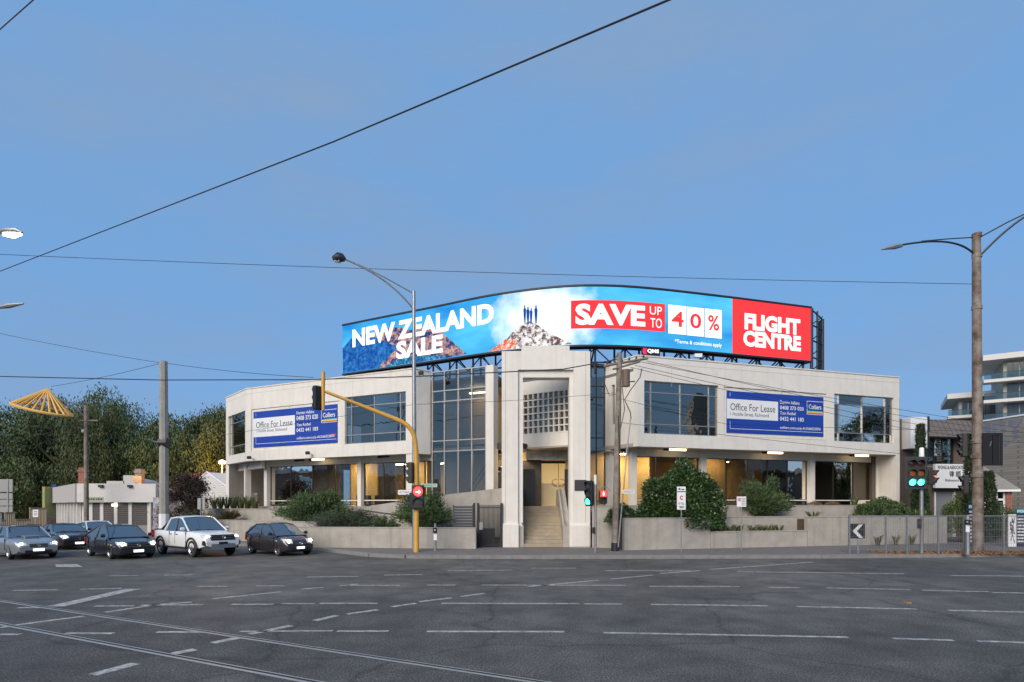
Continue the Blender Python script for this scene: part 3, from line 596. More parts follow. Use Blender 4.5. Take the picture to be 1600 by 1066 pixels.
def sky_screen():
    m = bpy.data.materials.new('screen_sky'); m.use_nodes = True; t = m.node_tree; t.nodes.clear()
    o = t.nodes.new('ShaderNodeOutputMaterial'); e = t.nodes.new('ShaderNodeEmission'); g = t.nodes.new('ShaderNodeTexCoord')
    n = t.nodes.new('ShaderNodeTexNoise'); n.inputs['Scale'].default_value = .35; n.inputs['Detail'].default_value = 4
    mp = t.nodes.new('ShaderNodeMapping'); mp.inputs['Scale'].default_value = (.5, .5, 1.6)
    r = t.nodes.new('ShaderNodeValToRGB'); el = r.color_ramp.elements; el[0].position, el[1].position = .3, .75
    el[0].color = (.015, .22, .62, 1); el[1].color = (.12, .62, .85, 1)
    t.links.new(g.outputs['Object'], mp.inputs[0]); t.links.new(mp.outputs[0], n.inputs[0]); t.links.new(n.outputs['Fac'], r.inputs[0]); e.inputs[1].default_value = ES
    # bright cloud in the picture: soft-edged blob at its place on the screen
    mc = t.nodes.new('ShaderNodeMapping'); mc.inputs['Location'].default_value = (.02, 0, -1.62); mc.inputs['Scale'].default_value = (.37, 0, .5)
    ln_ = t.nodes.new('ShaderNodeVectorMath'); ln_.operation = 'LENGTH'; n2 = t.nodes.new('ShaderNodeTexNoise'); n2.inputs['Scale'].default_value = .9; n2.inputs['Detail'].default_value = 6
    md = t.nodes.new('ShaderNodeMath'); md.operation = 'MULTIPLY_ADD'; md.inputs[1].default_value = 1.1; rc = t.nodes.new('ShaderNodeValToRGB'); rc.color_ramp.elements[0].position = 1.2 / 2; rc.color_ramp.elements[1].position = .92; dv2 = t.nodes.new('ShaderNodeMath'); dv2.operation = 'MULTIPLY'; dv2.inputs[1].default_value = .5
    rc.color_ramp.elements[0].color = (1, 1, 1, 1); rc.color_ramp.elements[1].color = (0, 0, 0, 1); mxc = t.nodes.new('ShaderNodeMixRGB'); mxc.inputs[2].default_value = (.93, 1, 1, 1)
    t.links.new(g.outputs['Object'], mc.inputs[0]); t.links.new(mc.outputs[0], ln_.inputs[0]); t.links.new(g.outputs['Object'], n2.inputs[0]); t.links.new(n2.outputs['Fac'], md.inputs[0]); t.links.new(ln_.outputs['Value'], md.inputs[2]); t.links.new(md.outputs[0], dv2.inputs[0]); t.links.new(dv2.outputs[0], rc.inputs[0]); t.links.new(rc.outputs[0], mxc.inputs[0]); t.links.new(r.outputs[0], mxc.inputs[1]); t.links.new(mxc.outputs[0], e.inputs[0])
    t.links.new(e.outputs[0], o.inputs[0]); return m
scr = bsheet('screen', [(.0, BZ0), (SMAX, BZ0), (SMAX, BZ1), (0, BZ1)], .0, sky_screen(), bil)
E_w = emis('screen_white', (1, 1, 1), ES); E_red = emis('screen_red', (.86, .045, .055), ES)
E_cloud = emis('screen_cloud', (.9, .97, 1), ES, (.35, .75, .92), .6, (.5, .8))
E_mblue = emis('screen_blue_slope', (.008, .06, .3), ES, (.06, .3, .62), 3, (.42, .75))
E_ridge = emis('screen_brown_ridge', (.02, .04, .16), ES, (.55, .32, .25), 2.2, (.45, .58))
E_rock = emis('screen_pale_rock', (.8, .78, .78), ES, (.12, .06, .06), 3.2, (.44, .56))
E_orock = emis('screen_orange_rock', (.62, .12, .04), ES, (.9, .75, .68), 2.6, (.48, .62))
E_sea = emis('screen_teal_water', (.02, .1, .25), ES, (.1, .5, .62), 3, (.5, .6)); E_fig = emis('screen_figure', (.01, .07, .3), ES)
bpoly('picture_slope', [(535, 545), (550, 528), (575, 520), (612, 520), (625, 535), (622, 550), (600, 572), (590, 577), (536, 585)], .009, E_mblue)
bpoly('picture_ridge', [(575, 522), (600, 514), (625, 511), (640, 516), (662, 512), (690, 519), (700, 528), (729, 553), (700, 559), (640, 569), (590, 577), (605, 560), (622, 543), (605, 535)], .012, E_ridge)
bpoly('picture_water', [(600, 574), (625, 560), (655, 556), (690, 555), (700, 558.5), (640, 568)], .015, E_sea)
bpoly('picture_peak', [(764, 549), (790, 533), (802, 518), (817, 507), (828, 502), (842, 509), (862, 522), (884, 533), (896, 538), (870, 540), (815, 543.5), (780, 547)], .009, E_rock)
bpoly('picture_peak', [(763, 550), (780, 538), (790, 530), (797, 533), (806, 529), (806, 545), (780, 548)], .012, E_orock)
for (x, yt, yb, w_) in ((820, 477, 506, 4.6), (825, 479, 507, 5.2), (830, 481, 507, 4.6), (837.5, 477, 506, 5.4)):      # walkers on the summit
    h = yb - yt
    bpoly('picture_figure', [(x - w_ * .15, yt), (x + w_ * .2, yt), (x + w_ * .25, yt + h * .16), (x + w_ * .5, yt + h * .22), (x + w_ * .42, yt + h * .55), (x + w_ * .3, yb), (x + w_ * .06, yb), (x, yt + h * .62), (x - w_ * .08, yb), (x - w_ * .32, yb), (x - w_ * .4, yt + h * .55), (x - w_ * .5, yt + h * .22), (x - w_ * .22, yt + h * .16)], .015, E_fig)
def btext(s, tl, bl, xr, m=E_w, bold=.03, k=.024):
    """text fitted between photo columns; height taken at its left end"""
    s0, z1 = BB(*tl); _, z0 = BB(*bl); s1, _ = BB(xr, 500); vs, fs = text2d(s, bold)
    b = bmesh.new(); bv = [b.verts.new((s0 + x * (s1 - s0), z0 + y * (z1 - z0), 0)) for x, y in vs]
    for f in fs:
        try: b.faces.new([bv[i] for i in f])
        except ValueError: pass
    for _ in range(3):
        es = [e for e in b.edges if abs(e.verts[0].co.x - e.verts[1].co.x) > .7]
        if not es: break
        bmesh.ops.subdivide_edges(b, edges=es, cuts=1); bmesh.ops.triangulate(b, faces=b.faces[:])
    b.verts.index_update(); mb = MB(); mb.add([bpt(v.co.x, v.co.y, k) for v in b.verts], [tuple(v.index for v in f.verts) for f in b.faces]); b.free()
    return mb.build('screen_lettering', m, scr)
btext('NEW ZEALAND', (551, 515.5), (551, 543.5), 772, bold=.045); btext('SALE', (619.5, 534.5), (619.5, 562), 692, bold=.045)
def brect(x0, x1, yt, yb, m, k, name='picture_panel'):     # y at the left column; constant height along the screen
    s0, z1 = BB(x0, yt); _, z0 = BB(x0, yb); s1, _ = BB(x1, 500); return bsheet(name, [(s0, z0), (s1, z0), (s1, z1), (s0, z1)], k, m, scr)
brect(892, 1039, 470, 514, E_red, .012); btext('SAVE', (899, 475), (899, 508.5), 1008, bold=.045); btext('UP', (1015, 478.5), (1015, 491.5), 1034, bold=0); btext('TO', (1016, 497), (1016, 512), 1034, bold=0)
for x0, x1, ch, yt, yb in ((1044, 1072, '4', 476, 521), (1073, 1099.5, '0', 479.3, 524), (1101, 1127.5, '%', 482, 527)):
    brect(x0, x1, yt, yb, E_w, .012); btext(ch, (x0 + 5, yt + 10), (x0 + 5, yb - 11), x1 - 4, E_red, .02)
btext('*Terms & conditions apply', (1054, 530), (1054, 538), 1127.5, bold=.01)
s0 = BB(1144, 500)[0]; bsheet('picture_panel', [(s0, BZ0), (SMAX, BZ0), (SMAX, BZ1), (s0, BZ1)], .012, E_red, scr)
btext('FLIGHT', (1163, 489), (1163, 515), 1250, bold=.05); btext('CENTRE', (1161, 516), (1161, 541), 1251, bold=.05)
# support truss under and behind the screen, open frame at the right-hand end
tr = MB()
for i in range(19):
    s = .4 + (SMAX - .8) * i / 18
    for k in (-.3, -2.2): tr.tube([bpt(s, 10.2, k), bpt(s, BZ0 + (0 if k > -1 else 2.6), k)], .07, 6)
    tr.tube([bpt(s, BZ0 + 2.6, -2.2), bpt(s, BZ1 - .3, -.5)], .05, 6); tr.tube([bpt(s, 11.0, -2.2), bpt(s, BZ0, -.5)], .05, 6)
    if i < 18:
        s2 = .4 + (SMAX - .8) * (i + 1) / 18; sm = (s + s2) / 2
        tr.tube([bpt(s, 11.72, -.3), bpt(sm, 10.9, -.3)], .04, 6); tr.tube([bpt(sm, 10.9, -.3), bpt(s2, 11.72, -.3)], .04, 6)
        for k, z in ((-.3, 10.88), (-.3, 11.7), (-2.2, 11.0), (-2.2, 14.4)): tr.tube([bpt(s, z, k), bpt(s2, z, k)], .05, 6)
stuff(tr.build('support_truss', M_dsteel, bil))
e0 = Vector((fine[-1][0], fine[-1][1], 0)); ed = Vector((.76, .65, 0)); en = MB()
for q in (0, .9, 1.75):
    p = e0 + ed * q; top = BZ1 + .02 - (.0 if q < 1.5 else .35); en.tube([(p.x, p.y, 10.1), (p.x, p.y, top)], .1 if q != .9 else .06, 6)
for z in (11.2, 12.1, 13.2, 14.2, BZ1 - .05): en.tube([e0 + Vector((0, 0, z)), e0 + ed * 1.75 + Vector((0, 0, z - (.3 if z > 15 else 0)))], .05, 6)
for z in (11.2, 12.2, 13.2, 14.2): en.tube([e0 + Vector((0, 0, z)), e0 + ed * 1.75 + Vector((0, 0, z + .9))], .035, 6)
p1, p2 = e0 + ed * 1.62, e0 + ed * 1.95
en.hexa([(p1.x, p1.y, 10.1), (p2.x, p2.y, 10.1), (p2.x, p2.y + .6, 10.1), (p1.x, p1.y + .6, 10.1)], [(p1.x, p1.y, 14.9), (p2.x, p2.y, 14.8), (p2.x, p2.y + .6, 14.8), (p1.x, p1.y + .6, 14.9)])
en.build('end_frame', M_dsteel, bil)
# maker's plate below the screen
s0, s1 = BB(1001.5, 550)[0], BB(1031, 550)[0]; zc = BB(1016, 549.6)[1]
mp_ = bsheet('name_plate', [(s0, zc - .27), (s1, zc - .27), (s1, zc + .24), (s0, zc + .24)], .03, M_black, bil)
s0, z1 = BB(1011, 545.5); s1, z0 = BB(1029, 553.5); vs, fs = text2d('QMS', .03)
MB().add([bpt(s0 + x * (s1 - s0), z0 + y * (z1 - z0), .045) for x, y in vs], fs).build('lettering', emis('plate_white', (.85, .85, .85), .8), mp_)
for j in range(3):
    s = BB(1009.5 - j * 1.9, 549)[0]; MB().tube([bpt(s + .07 * (1 - abs(i - 4) / 4) * -1, zc + (i - 4) * .045, .05) for i in range(9)], .022, 5).build('arc_mark', emis('plate_red', (.8, .03, .12), .8), mp_)
for px in (1040, 1090):
    s = BB(px, 550)[0]
MB().box(bpt(BB(1086, 550)[0], BB(1086, 558)[1], .3), (.45, .25, .22)).build('camera_housing', M_signw, bil)
# ------------------------------------------------------------------ retaining walls, ramp, gate
FR = Plane(G(976, 860, .15)[:2], G(1247, 854, .15)[:2])           # line of the front wall, right side
def rwall(name, label, pl, u0, u1, z0, z1, th=.3, m=M_conc, group=None):
    o = thing(name, label, 'wall', pl.pt((u0 + u1) / 2, z0), group); MB().slab(pl, u0, u1, z0, z1, 0, -th).build('wall_panel', m, o, bevel=.02)
    MB().slab(pl, u0 - .01, u1 + .01, z1 + .003, z1 + .05, .02, -th - .02).build('coping', m, o, bevel=.01); return o
uA, uB, uC = FR.uz(1110, 830)[0], FR.uz(1244, 830)[0], FR.uz(1262, 830)[0]
rwall('retaining_wall', 'low concrete front wall below the big round bush', FR, 0, uA, .1, 1.72)
rwall('retaining_wall', 'knee-high concrete planter edge holding strap-leaved plants', FR, uA + .02, uC - .02, .1, .98)
rwall('retaining_wall', 'set-back concrete wall behind the strap-leaved plants', FR.off(-1.0), uA - .3, uC + .2, .1, 1.74)
rwall('retaining_wall', 'concrete front wall behind the pedestrian fence and chevron sign', FR, uC + .02, FR.uz(1480, 830)[0], .1, 1.74)
UP = FR.off(-2.3); rwall('retaining_wall', 'upper concrete terrace wall under the right wing windows', UP, -.6, UP.uz(1400, 790)[0], 1.4, 2.37)
LF = Plane(P(475, 850, 31.0)[:2], P(743.6, 850, 29.9)[:2]); rwall('retaining_wall', 'low concrete front wall left of the dark gate', LF, -.6, LF.len, .1, 1.2)
EW = Plane((4.27, 30.75), (5.62, 30.4)); rwall('retaining_wall', 'plain concrete wall between the portal pedestal and the timber pole', EW, 0, EW.len, .1, 2.3)
L2w = Plane(P(362, 830, 37.2)[:2], P(483, 830, 33.2)[:2]); rwall('retaining_wall', 'concrete wall behind the dark hatchback', L2w, -7, L2w.len + .6, .1, 1.42)
L3w = Plane(P(335, 796, 41.2)[:2], P(437, 796, 37.2)[:2]); rwall('retaining_wall', 'upper concrete wall under the grassy clumps at the left corner', L3w, -2, L3w.len + 1.2, .8, 2.14)
# planted beds and terrace paving between the walls
def bed(name, pts, z, m=M_soil): return struct(MB().prism(pts, .05, z).build(name, m))
pp = lambda pl, u, k=0: tuple(pl.pt(u, 0, k))[:2]
bed('garden_bed', [pp(FR, .1, -.32), pp(FR, uA - .31, -.32), pp(FR, uA - .31, -2.28), pp(FR, .1, -2.28)], 1.6)
bed('garden_bed', [pp(FR, uA + .05, -.32), pp(FR, uC - .05, -.32), pp(FR, uC - .05, -.98), pp(FR, uA + .05, -.98)], .85)
bed('garden_bed', [pp(FR, uA - .2, -1.34), pp(FR, uC + .1, -1.34), pp(FR, uC + .1, -2.28), pp(FR, uA - .2, -2.28)], 1.58)
bed('garden_bed', [pp(FR, uC + .22, -.32), pp(FR, 18.5, -.32), pp(FR, 18.5, -2.28), pp(FR, uC + .22, -2.28)], 1.6)
bed('terrace', [pp(UP, -.55, -.32), pp(UP, 15.5, -.32), (25.5, 38.6), (7.1, 33.4)], 2.28)
bed('garden_bed', [pp(LF, -.5, -.32), pp(LF, LF.len, -.32), (-2.2, 32.4), (-6.2, 33.6), (-11.6, 36.2)], 1.08)
bed('garden_bed', [pp(L2w, -6.9, -.32), pp(L2w, L2w.len + .5, -.32), (-10.8, 36.6), pp(L3w, -1.9, .02)], 1.3)
bed('terrace', [pp(L3w, -2, -.32), pp(L3w, L3w.len + 1.1, -.32), (-11.5, 36.7), (-6.2, 34.3), (-6.0, 35.6), (-18.8, 42), (-22, 45)], 2.05)
# ramp parapet
RP = Plane(P(566, 790, 34.6)[:2], P(785, 770, 32.6)[:2])
rp = thing('ramp_wall', 'sloping rendered ramp wall rising towards the entrance portal', 'wall', RP.pt(3, .5))
pr = [RP.uz(*q) for q in ((560, 797), (572, 791.5), (628, 783), (680, 775), (785, 762.6))]
MB().ext([RP.pt(pr[0][0], .6)] + [RP.pt(u, z) for u, z in pr] + [RP.pt(pr[-1][0], .6)], -RP.n * .2).build('wall_panel', M_conc, rp)
q0 = [RP.uz(*q) for q in ((560, 796.5), (640, 807))]
MB().tube([RP.pt(q0[0][0], q0[0][1], .03), RP.pt(q0[1][0], q0[1][1], .03)], .03).build('edge_rail', M_dframe, rp)
# dark steel gate and side fence
GP = Plane(P(706, 840, 31.0)[:2], P(784, 840, 31.0)[:2]); gt = thing('steel_gate', 'dark vertical-bar steel gate left of the entrance portal', 'gate', GP.pt(GP.len * .7, .15))
gz0, gz1 = .2, HC + (HZ - 789) / F * 31
for px in (741, 747, 783.5): u = GP.uz(px, 800)[0]; MB().slab(GP, u - .06, u + .06, .15, gz1 + .1, .06, -.06).build('post', M_dframe, gt)
ua, ub = GP.uz(748.5, 800)[0], GP.uz(782, 800)[0]
for z in (gz0 + .08, gz1 - .15): MB().slab(GP, ua, ub, z - .025, z + .025, .02, -.02).build('rail', M_dframe, gt)
bars = MB()
for i in range(17): u = ua + (ub - ua) * (i + .5) / 17; bars.slab(GP, u - .02, u + .02, gz0, gz1, .015, -.015)
stuff(bars.build('bars', M_dframe, gt)); MB().slab(GP, ua + .02, ua + .2, 1.1, 1.5, .06, .025).build('lock_plate', M_steel, gt)
MB().slab(GP, ua + .02, ub - .3, .2, 1.15, -.5, -.55).build('bin_screen', M_dframe, gt)
sf = thing('side_fence', 'short dark slatted fence between the juniper and the gate', 'fence', GP.pt(.5, 1.1))
ua, ub = GP.uz(707, 800)[0], GP.uz(739.5, 800)[0]
for i in range(8): z = 1.2 + i * .15; MB().slab(GP.off(-.25), ua, ub, z, z + .12, .015, -.015).build('slat', mat('fence_slate', (.07, .08, .095), .5), sf)
for u in (ua + .04, ub - .04): MB().slab(GP.off(-.25), u - .03, u + .03, 1.0, gz1, -.016, -.06).build('post', M_dframe, sf)
# ------------------------------------------------------------------ poles, lamps, signals
E_green = emis('signal_green', (.05, 1, .62), 3.0); E_redl = emis('signal_red', (1, .03, .03), 2.6); E_amber = mat('amber_lens_off', (.22, .08, .015), .25); E_rl = mat('red_lens_off', (.035, .008, .008), .25)
M_lens = mat('lens_off', (.05, .05, .05), .2); M_target = mat('signal_board', (.02, .024, .03), .55)
def face(o, n):     # horizontal frame: origin o, viewing normal n
    n = Vector((n[0], n[1], 0)).normalized(); r = Vector((-n.y, n.x, 0)); return o, r, n
def fpt(fr, a, b, c): return fr[0] + fr[1] * a + fr[2] * c + Vector((0, 0, b))
def fbox(m, fr, a0, a1, b0, b1, c0, c1):
    q = lambda b: [fpt(fr, a0, b, c0), fpt(fr, a1, b, c0), fpt(fr, a1, b, c1), fpt(fr, a0, b, c1)]
    return m.hexa(q(b0), q(b1))
def disc(fr, a, b, c, r, n=16, dome=.02):
    vs = [fpt(fr, a, b, c + dome)] + [fpt(fr, a + r * math.cos(2 * math.pi * i / n), b + r * math.sin(2 * math.pi * i / n), c) for i in range(n)]
    return MB().add(vs, [(0, 1 + i, 1 + (i + 1) % n) for i in range(n)])
def visor(fr, a, b, c, r, L=.2, n=10):
    m = MB(); vs = []
    for k in (0, 1):
        for i in range(n + 1):
            t = R(-35) + (R(250)) * i / n; rr = r * (1 if k == 0 else .98); l_ = 0 if k == 0 else L * (.35 + .65 * max(0, math.sin(t)))
            vs.append(fpt(fr, a + rr * math.cos(t), b + rr * math.sin(t), c + l_))
    return m.add(vs, [(i, i + 1, n + 2 + i, n + 1 + i) for i in range(n)])
def signal_head(parent, o, n, lamps, cols=1, H=1.0, Wd=.34, board=.0, dep=.22):
    """o = centre of the housing's front; lamps = list (top to bottom) of lists of (material, arrow?)"""
    fr = face(Vector(o), n); rows = len(lamps); W2 = Wd * cols / 2
    m = MB(); fbox(m, fr, -W2, W2, -H / 2, H / 2, -dep, 0); h = m.build('housing', M_black, parent, bevel=.03)
    if board: m = MB(); fbox(m, fr, -W2 - board, W2 + board, -H / 2 - board, H / 2 + board, -.06, -.035); m.build('target_board', M_target, parent, bevel=.02)
    for i, row in enumerate(lamps):
        b = H / 2 - H * (i + .5) / rows
        for j, lm in enumerate(row):
            a = -W2 + Wd * (j + .5)
            if lm is None: continue
            disc(fr, a, b, .005, min(Wd, H / rows) * .42).build('lens', lm, h); visor(fr, a, b, .0, min(Wd, H / rows) * .46).build('visor', M_black, h)
    return fr
def pole(parent, base, top, r0, r1, m, name='shaft', n=12): return MB().tube([base, Vector(base).lerp(Vector(top), .5), top], [r0, (r0 + r1) / 2, r1], n).build(name, m, parent, True)
FW = (0, -1, 0)
# yellow mast-arm signal, left
b = G(650.7, 863, .15); Zp = b.y; t = thing('mast_arm_signal', 'ochre-yellow mast-arm traffic signal showing a red arrow', 'traffic light', b)
arm = [b, P(650.7, 760, Zp), P(650.2, 705, Zp)] + bez(P(650, 700, Zp), P(648, 665, Zp - .1), P(632, 660, Zp - .2), P(610, 652, Zp - .3), 8)[1:] + [P(560, 632, Zp - .7), P(508, 612, Zp - 1.1)]
MB().tube(arm, [.125, .12, .115] + [.11] * 8 + [.085, .065], 12).build('mast_arm', M_ochre, t, True)
Za = Zp - 1.1; MB().tube([P(505, 641, Za), P(505, 600, Za), P(505, 581, Za)], [.07, .085, .09], 10).build('arm_end_sleeve', M_ochre, t, True)
signal_head(t, P(494, 622.5, Za), (-.8, .6), [[M_lens]] * 3, 1, 1.1, .4)
signal_head(t, P(653, 777, Zp - .28), (.05, -1), [[E_redl], [M_lens]], 1, 1.1, .54, .03)
fr = face(P(653, 769, Zp - .31), (.05, -1)); ar = MB(); fbox(ar, fr, -.12, .08, -.018, .018, .05, .06)
ar.add([fpt(fr, .02, .09, .05), fpt(fr, .05, .1, .05), fpt(fr, .14, 0, .05), fpt(fr, .05, -.1, .05), fpt(fr, .02, -.09, .05), fpt(fr, .1, 0, .05)], [(0, 1, 2, 5), (5, 2, 3, 4)])
ar.build('arrow', emis('arrow_pale', (1, .7, .55), 1.2), t)
signal_head(t, P(639, 739, Zp - .1), (-1, .15), [[M_lens]] * 3, 1, 1.0, .36); signal_head(t, P(640, 782, Zp - .1), (-1, -.1), [[E_rl], [M_lens]], 1, .75, .34)
def street_sign(label, a, d, L, H, s, col=M_signw, ink=M_ink):
    g_ = thing('street_name_sign', label, 'sign', a); q = Plane((a.x, a.y), (a.x + d[0], a.y + d[1]))
    MB().slab(q, 0, L, a.z - H / 2, a.z + H / 2, .012, -.012).build('blade', col, g_); text_on('lettering', s, q, .06, L - .06, a.z - H * .28, a.z + H * .28, .015, ink, g_, .01); return g_
street_sign('white street name blade reading Victoria St beside the red arrow', P(622, 769.5, Zp - .15), (1, -.12), .75, .22, 'VICTORIA ST')
street_sign('green-lettered street name blade on the right of the yellow mast', P(657, 758.5, Zp + .1), (1, .15), .8, .17, 'HODDLE ST', mat('sign_pale_green', (.45, .55, .47), .5), mat('sign_green', (.01, .12, .06), .5))
# slim street lamp behind it
b = G(648, 861.5, .15); Zl = b.y; t = thing('street_lamp', 'slim grey street lamp with long outreach arm behind the yellow mast', 'street lamp', b)
pole(t, b, P(646.5, 455, Zl), .12, .085, M_steel)
MB().tube(bez(P(646.5, 484, Zl), P(625, 455, Zl - .3), P(590, 425, Zl - .6), P(536, 404, Zl - 1)), .045).build('outreach_arm', M_steel, t, True)
MB().tube([P(646.5, 459, Zl), P(600, 433, Zl - .5), P(560, 413, Zl - .8)], .03).build('tie_rod', M_steel, t)
MB().tube([P(539, 406, Zl - 1), P(534, 403, Zl - 1), P(528, 402.5, Zl - 1), P(520, 404, Zl - 1)], [.1, .2, .24, .1], 10).build('lamp_head', M_dsteel, t, True)
MB().tube([P(531, 406.5, Zl - 1), P(523, 407.5, Zl - 1)], [.16, .08], 8).build('lamp_bowl', mat('lamp_glass', (.5, .5, .5), .15), t, True)
# concrete pole, left
b = P(256.5, 846, 36); b.z = .15; t = thing('concrete_pole', 'thick square-edged concrete pole with white painted foot', 'pole', b)
pole(t, b, P(255.5, 565, 36), .29, .235, M_cpole, n=8); MB().tube([P(256.5, 835, 36), P(256.5, 803, 36)], .3, 8).build('white_band', M_signw, t)
MB().tube([P(250, 692, 35.8), P(240, 690, 35.6), P(232, 686, 35.4)], .05).build('bracket', M_steel, t); MB().tube([P(250, 692.5, 36), P(263, 692.5, 36)], .32, 8).build('bracket_band', M_dframe, t)
# timber pole, right of the portal
b = G(961, 861, .15); Zt = b.y; t = thing('timber_power_pole', 'weathered timber power pole with crossarm and transformer can', 'power pole', b)
pole(t, b, P(968, 552, Zt), .175, .13, M_timber); MB().tube([b, P(961.1, 848, Zt)], .2, 12).build('base_collar', M_dframe, t)
ca, cb = P(944, 572, Zt - .35), P(1012, 560, Zt + .6); MB().tube([ca, cb], .07, 6).build('crossarm', M_timber, t)
MB().tube([P(958, 577, Zt - .2), P(1000, 565, Zt + .4)], .06, 6).build('crossarm', M_timber, t)
for i in range(6):
    p = ca.lerp(cb, (i + .4) / 6); MB().tube([p, p + Vector((0, 0, .12)), p + Vector((0, 0, .2))], [.03, .055, .03], 8).build('insulator', M_dframe, t)
MB().tube([P(978, 604, Zt - .1), P(978, 578, Zt - .1)], .2, 12).build('transformer_can', mat('can_brown', (.13, .09, .07), .6), t, True)
MB().tube([P(972, 598, Zt - .1), P(992, 596, Zt - .1)], .03, 6).build('can_bracket', M_dframe, t)
for (pts, r_) in (([(985, 655), (981, 690), (966, 855)], .035), ([(966, 650), (969, 760), (965, 850)], .025), ([(1003, 576), (1000, 590), (985, 610), (976, 625), (985, 645), (986, 655)], .025), ([(946, 570), (945, 600), (952, 618), (962, 616)], .018), ([(972, 604), (976, 640), (970, 668)], .02)):
    MB().tube([P(x, y, Zt - .15) for x, y in pts], r_, 6).build('cable', M_wire if r_ < .035 else M_steel, t, True)
street_sign('white street name blade by the timber pole over the bush', P(972, 768.5, Zt - .3), (1, .1), .62, .17, 'HODDLE ST')
# pedestrian signal pole in front of the portal's right pedestal
b = G(930.3, 864, .15); Zs = b.y; t = thing('pedestrian_signal', 'short pole with green traffic lights and a red walking-man light', 'traffic light', b)
pole(t, b, P(930.3, 756, Zs), .06, .06, M_steel); MB().tube([P(930.3, 757, Zs), P(930.3, 742, Zs)], .07, 10).build('pole_cap', M_signw, t)
signal_head(t, P(919, 771, Zs - .15), (-.75, -.66), [[M_lens], [M_lens], [E_green]], 1, 1.15, .36, .03)
fr = signal_head(t, P(943, 777, Zs - .1), (.1, -1), [[M_lens], [M_lens]], 1, .62, .36)
m = MB(); fbox(m, fr, -.14, .14, .03, .29, .012, .02); m.build('red_lens', E_redl, t)
m = MB(); fbox(m, fr, -.035, .035, .08, .2, .03, .035); fbox(m, fr, -.02, .02, .21, .26, .03, .035); m.build('standing_figure', emis('figure_pale', (1, .7, .6), 1.2), t)
MB().tube([P(931, 763, Zs), P(944, 761, Zs), P(951, 763, Zs), P(953, 768, Zs)], .02, 6).build('bracket', M_steel, t); MB().box(P(927.5, 829, Zs - .08), (.12, .1, .3)).build('push_button', M_black, t)
# traffic signal with green light, right
b = G(1440, 865.5, .15); Zg = b.y; t = thing('traffic_signal', 'twin-column traffic signal glowing green in front of the brown building', 'traffic light', b)
pole(t, b, P(1440, 712, Zg), .085, .08, M_steel); MB().tube([P(1440, 714, Zg), P(1440, 701, Zg), P(1440, 699.5, Zg)], [.11, .1, .06], 10).build('finial', M_signw, t, True)
signal_head(t, P(1432, 739, Zg - .2), (-.25, -1), [[E_rl, E_rl], [E_amber, E_amber], [E_green, E_green]], 2, 1.3, .34, .1)
fr = signal_head(t, P(1460, 746, Zg - .05), (.7, -.7), [[E_redl], [M_lens]], 1, .7, .36); MB().tube([P(1440, 728, Zg), P(1458, 730, Zg)], .03, 6).build('bracket', M_steel, t)
m = MB(); m.tube([P(1436.8, 811, Zg - .1), P(1436.8, 826, Zg - .1)], .09, 8); m.build('push_button', M_black, t)
# tall weathered pole with two outreach lamps, right
b = P(1528, 862, 28.5); b.z = .15; Zb = 28.5; t = thing('tall_lamp_pole', 'tall rust-streaked pole carrying twin curved lamp arms', 'street lamp', b)
pole(t, b, P(1525.5, 365, Zb), .235, .18, M_rust, n=16)
for y, r_ in ((481, .225), (690, .25), (713, .25), (743, .255), (368, .21), (400, .21)): MB().tube([P(1526.3, y + 3, Zb), P(1526.3, y - 3, Zb)], r_, 14).build('band', M_rust, t)
MB().tube(bez(P(1521, 396, Zb), P(1500, 376, Zb - .3), P(1465, 373, Zb - .6), P(1408, 383, Zb - 1)), .045).build('outreach_arm', M_dframe, t, True)
MB().tube([P(1521, 371, Zb), P(1480, 373.5, Zb - .4), P(1440, 377, Zb - .7)], .028).build('tie_rod', M_dframe, t)
MB().tube([P(1409, 383.5, Zb - 1), P(1398, 385.5, Zb - 1), P(1377, 390, Zb - 1)], [.09, .13, .03], 8).build('lamp_head', M_steel, t, True)
MB().tube(bez(P(1531, 400, Zb), P(1560, 370, Zb - .2), P(1590, 340, Zb - .5), P(1640, 318, Zb - 1)), .05).build('outreach_arm', M_dframe, t, True)
MB().tube([P(1531, 371, Zb), P(1575, 347, Zb - .4), P(1615, 328, Zb - .8)], .032).build('tie_rod', M_dframe, t)
MB().tube([P(1638, 319, Zb - 1), P(1655, 312, Zb - 1), P(1675, 310, Zb - 1)], [.09, .13, .03], 8).build('lamp_head', M_steel, t, True)
signal_head(t, P(1502, 696, Zb - .1), (-.8, .35), [[M_lens]] * 3, 1, 1.15, .4); signal_head(t, P(1504, 757, Zb - .1), (-.8, .35), [[M_lens]] * 2, 1, .9, .38)
for y in (690, 755): MB().tube([P(1503, y, Zb - .1), P(1526, y, Zb)], .03, 6).build('bracket', M_dframe, t)
fr = face(P(1551, 702, Zb - .3), (0, -1)); m = MB()
for a0, a1, b0, b1 in ((-.5, .5, .7, .8), (-.5, .5, -.8, -.7), (-.5, -.42, -.7, .7), (.36, .5, -.7, .7), (-.2, -.02, -.7, .7), (-.42, -.2, -.7, .7), (.02, .1, -.7, .7)): fbox(m, fr, a0, a1, b0, b1, -.03, .0)
m.build('signal_board', M_black, t); m = MB(); fbox(m, fr, -.42, .36, -.7, .7, -.2, -.04); m.build('signal_housing', M_black, t)
MB().tube([P(1536, 727, Zb), P(1549, 690, Zb - .35)], .025, 6).build('bracket', M_steel, t)
text_on('pole_number', '10', Plane(P(1523.5, 730, Zb - .3)[:2], P(1530, 730, Zb - .3)[:2]), 0, .17, P(0, 733, Zb - .3).z, P(0, 728, Zb - .3).z, 0, M_ink, t, .01)
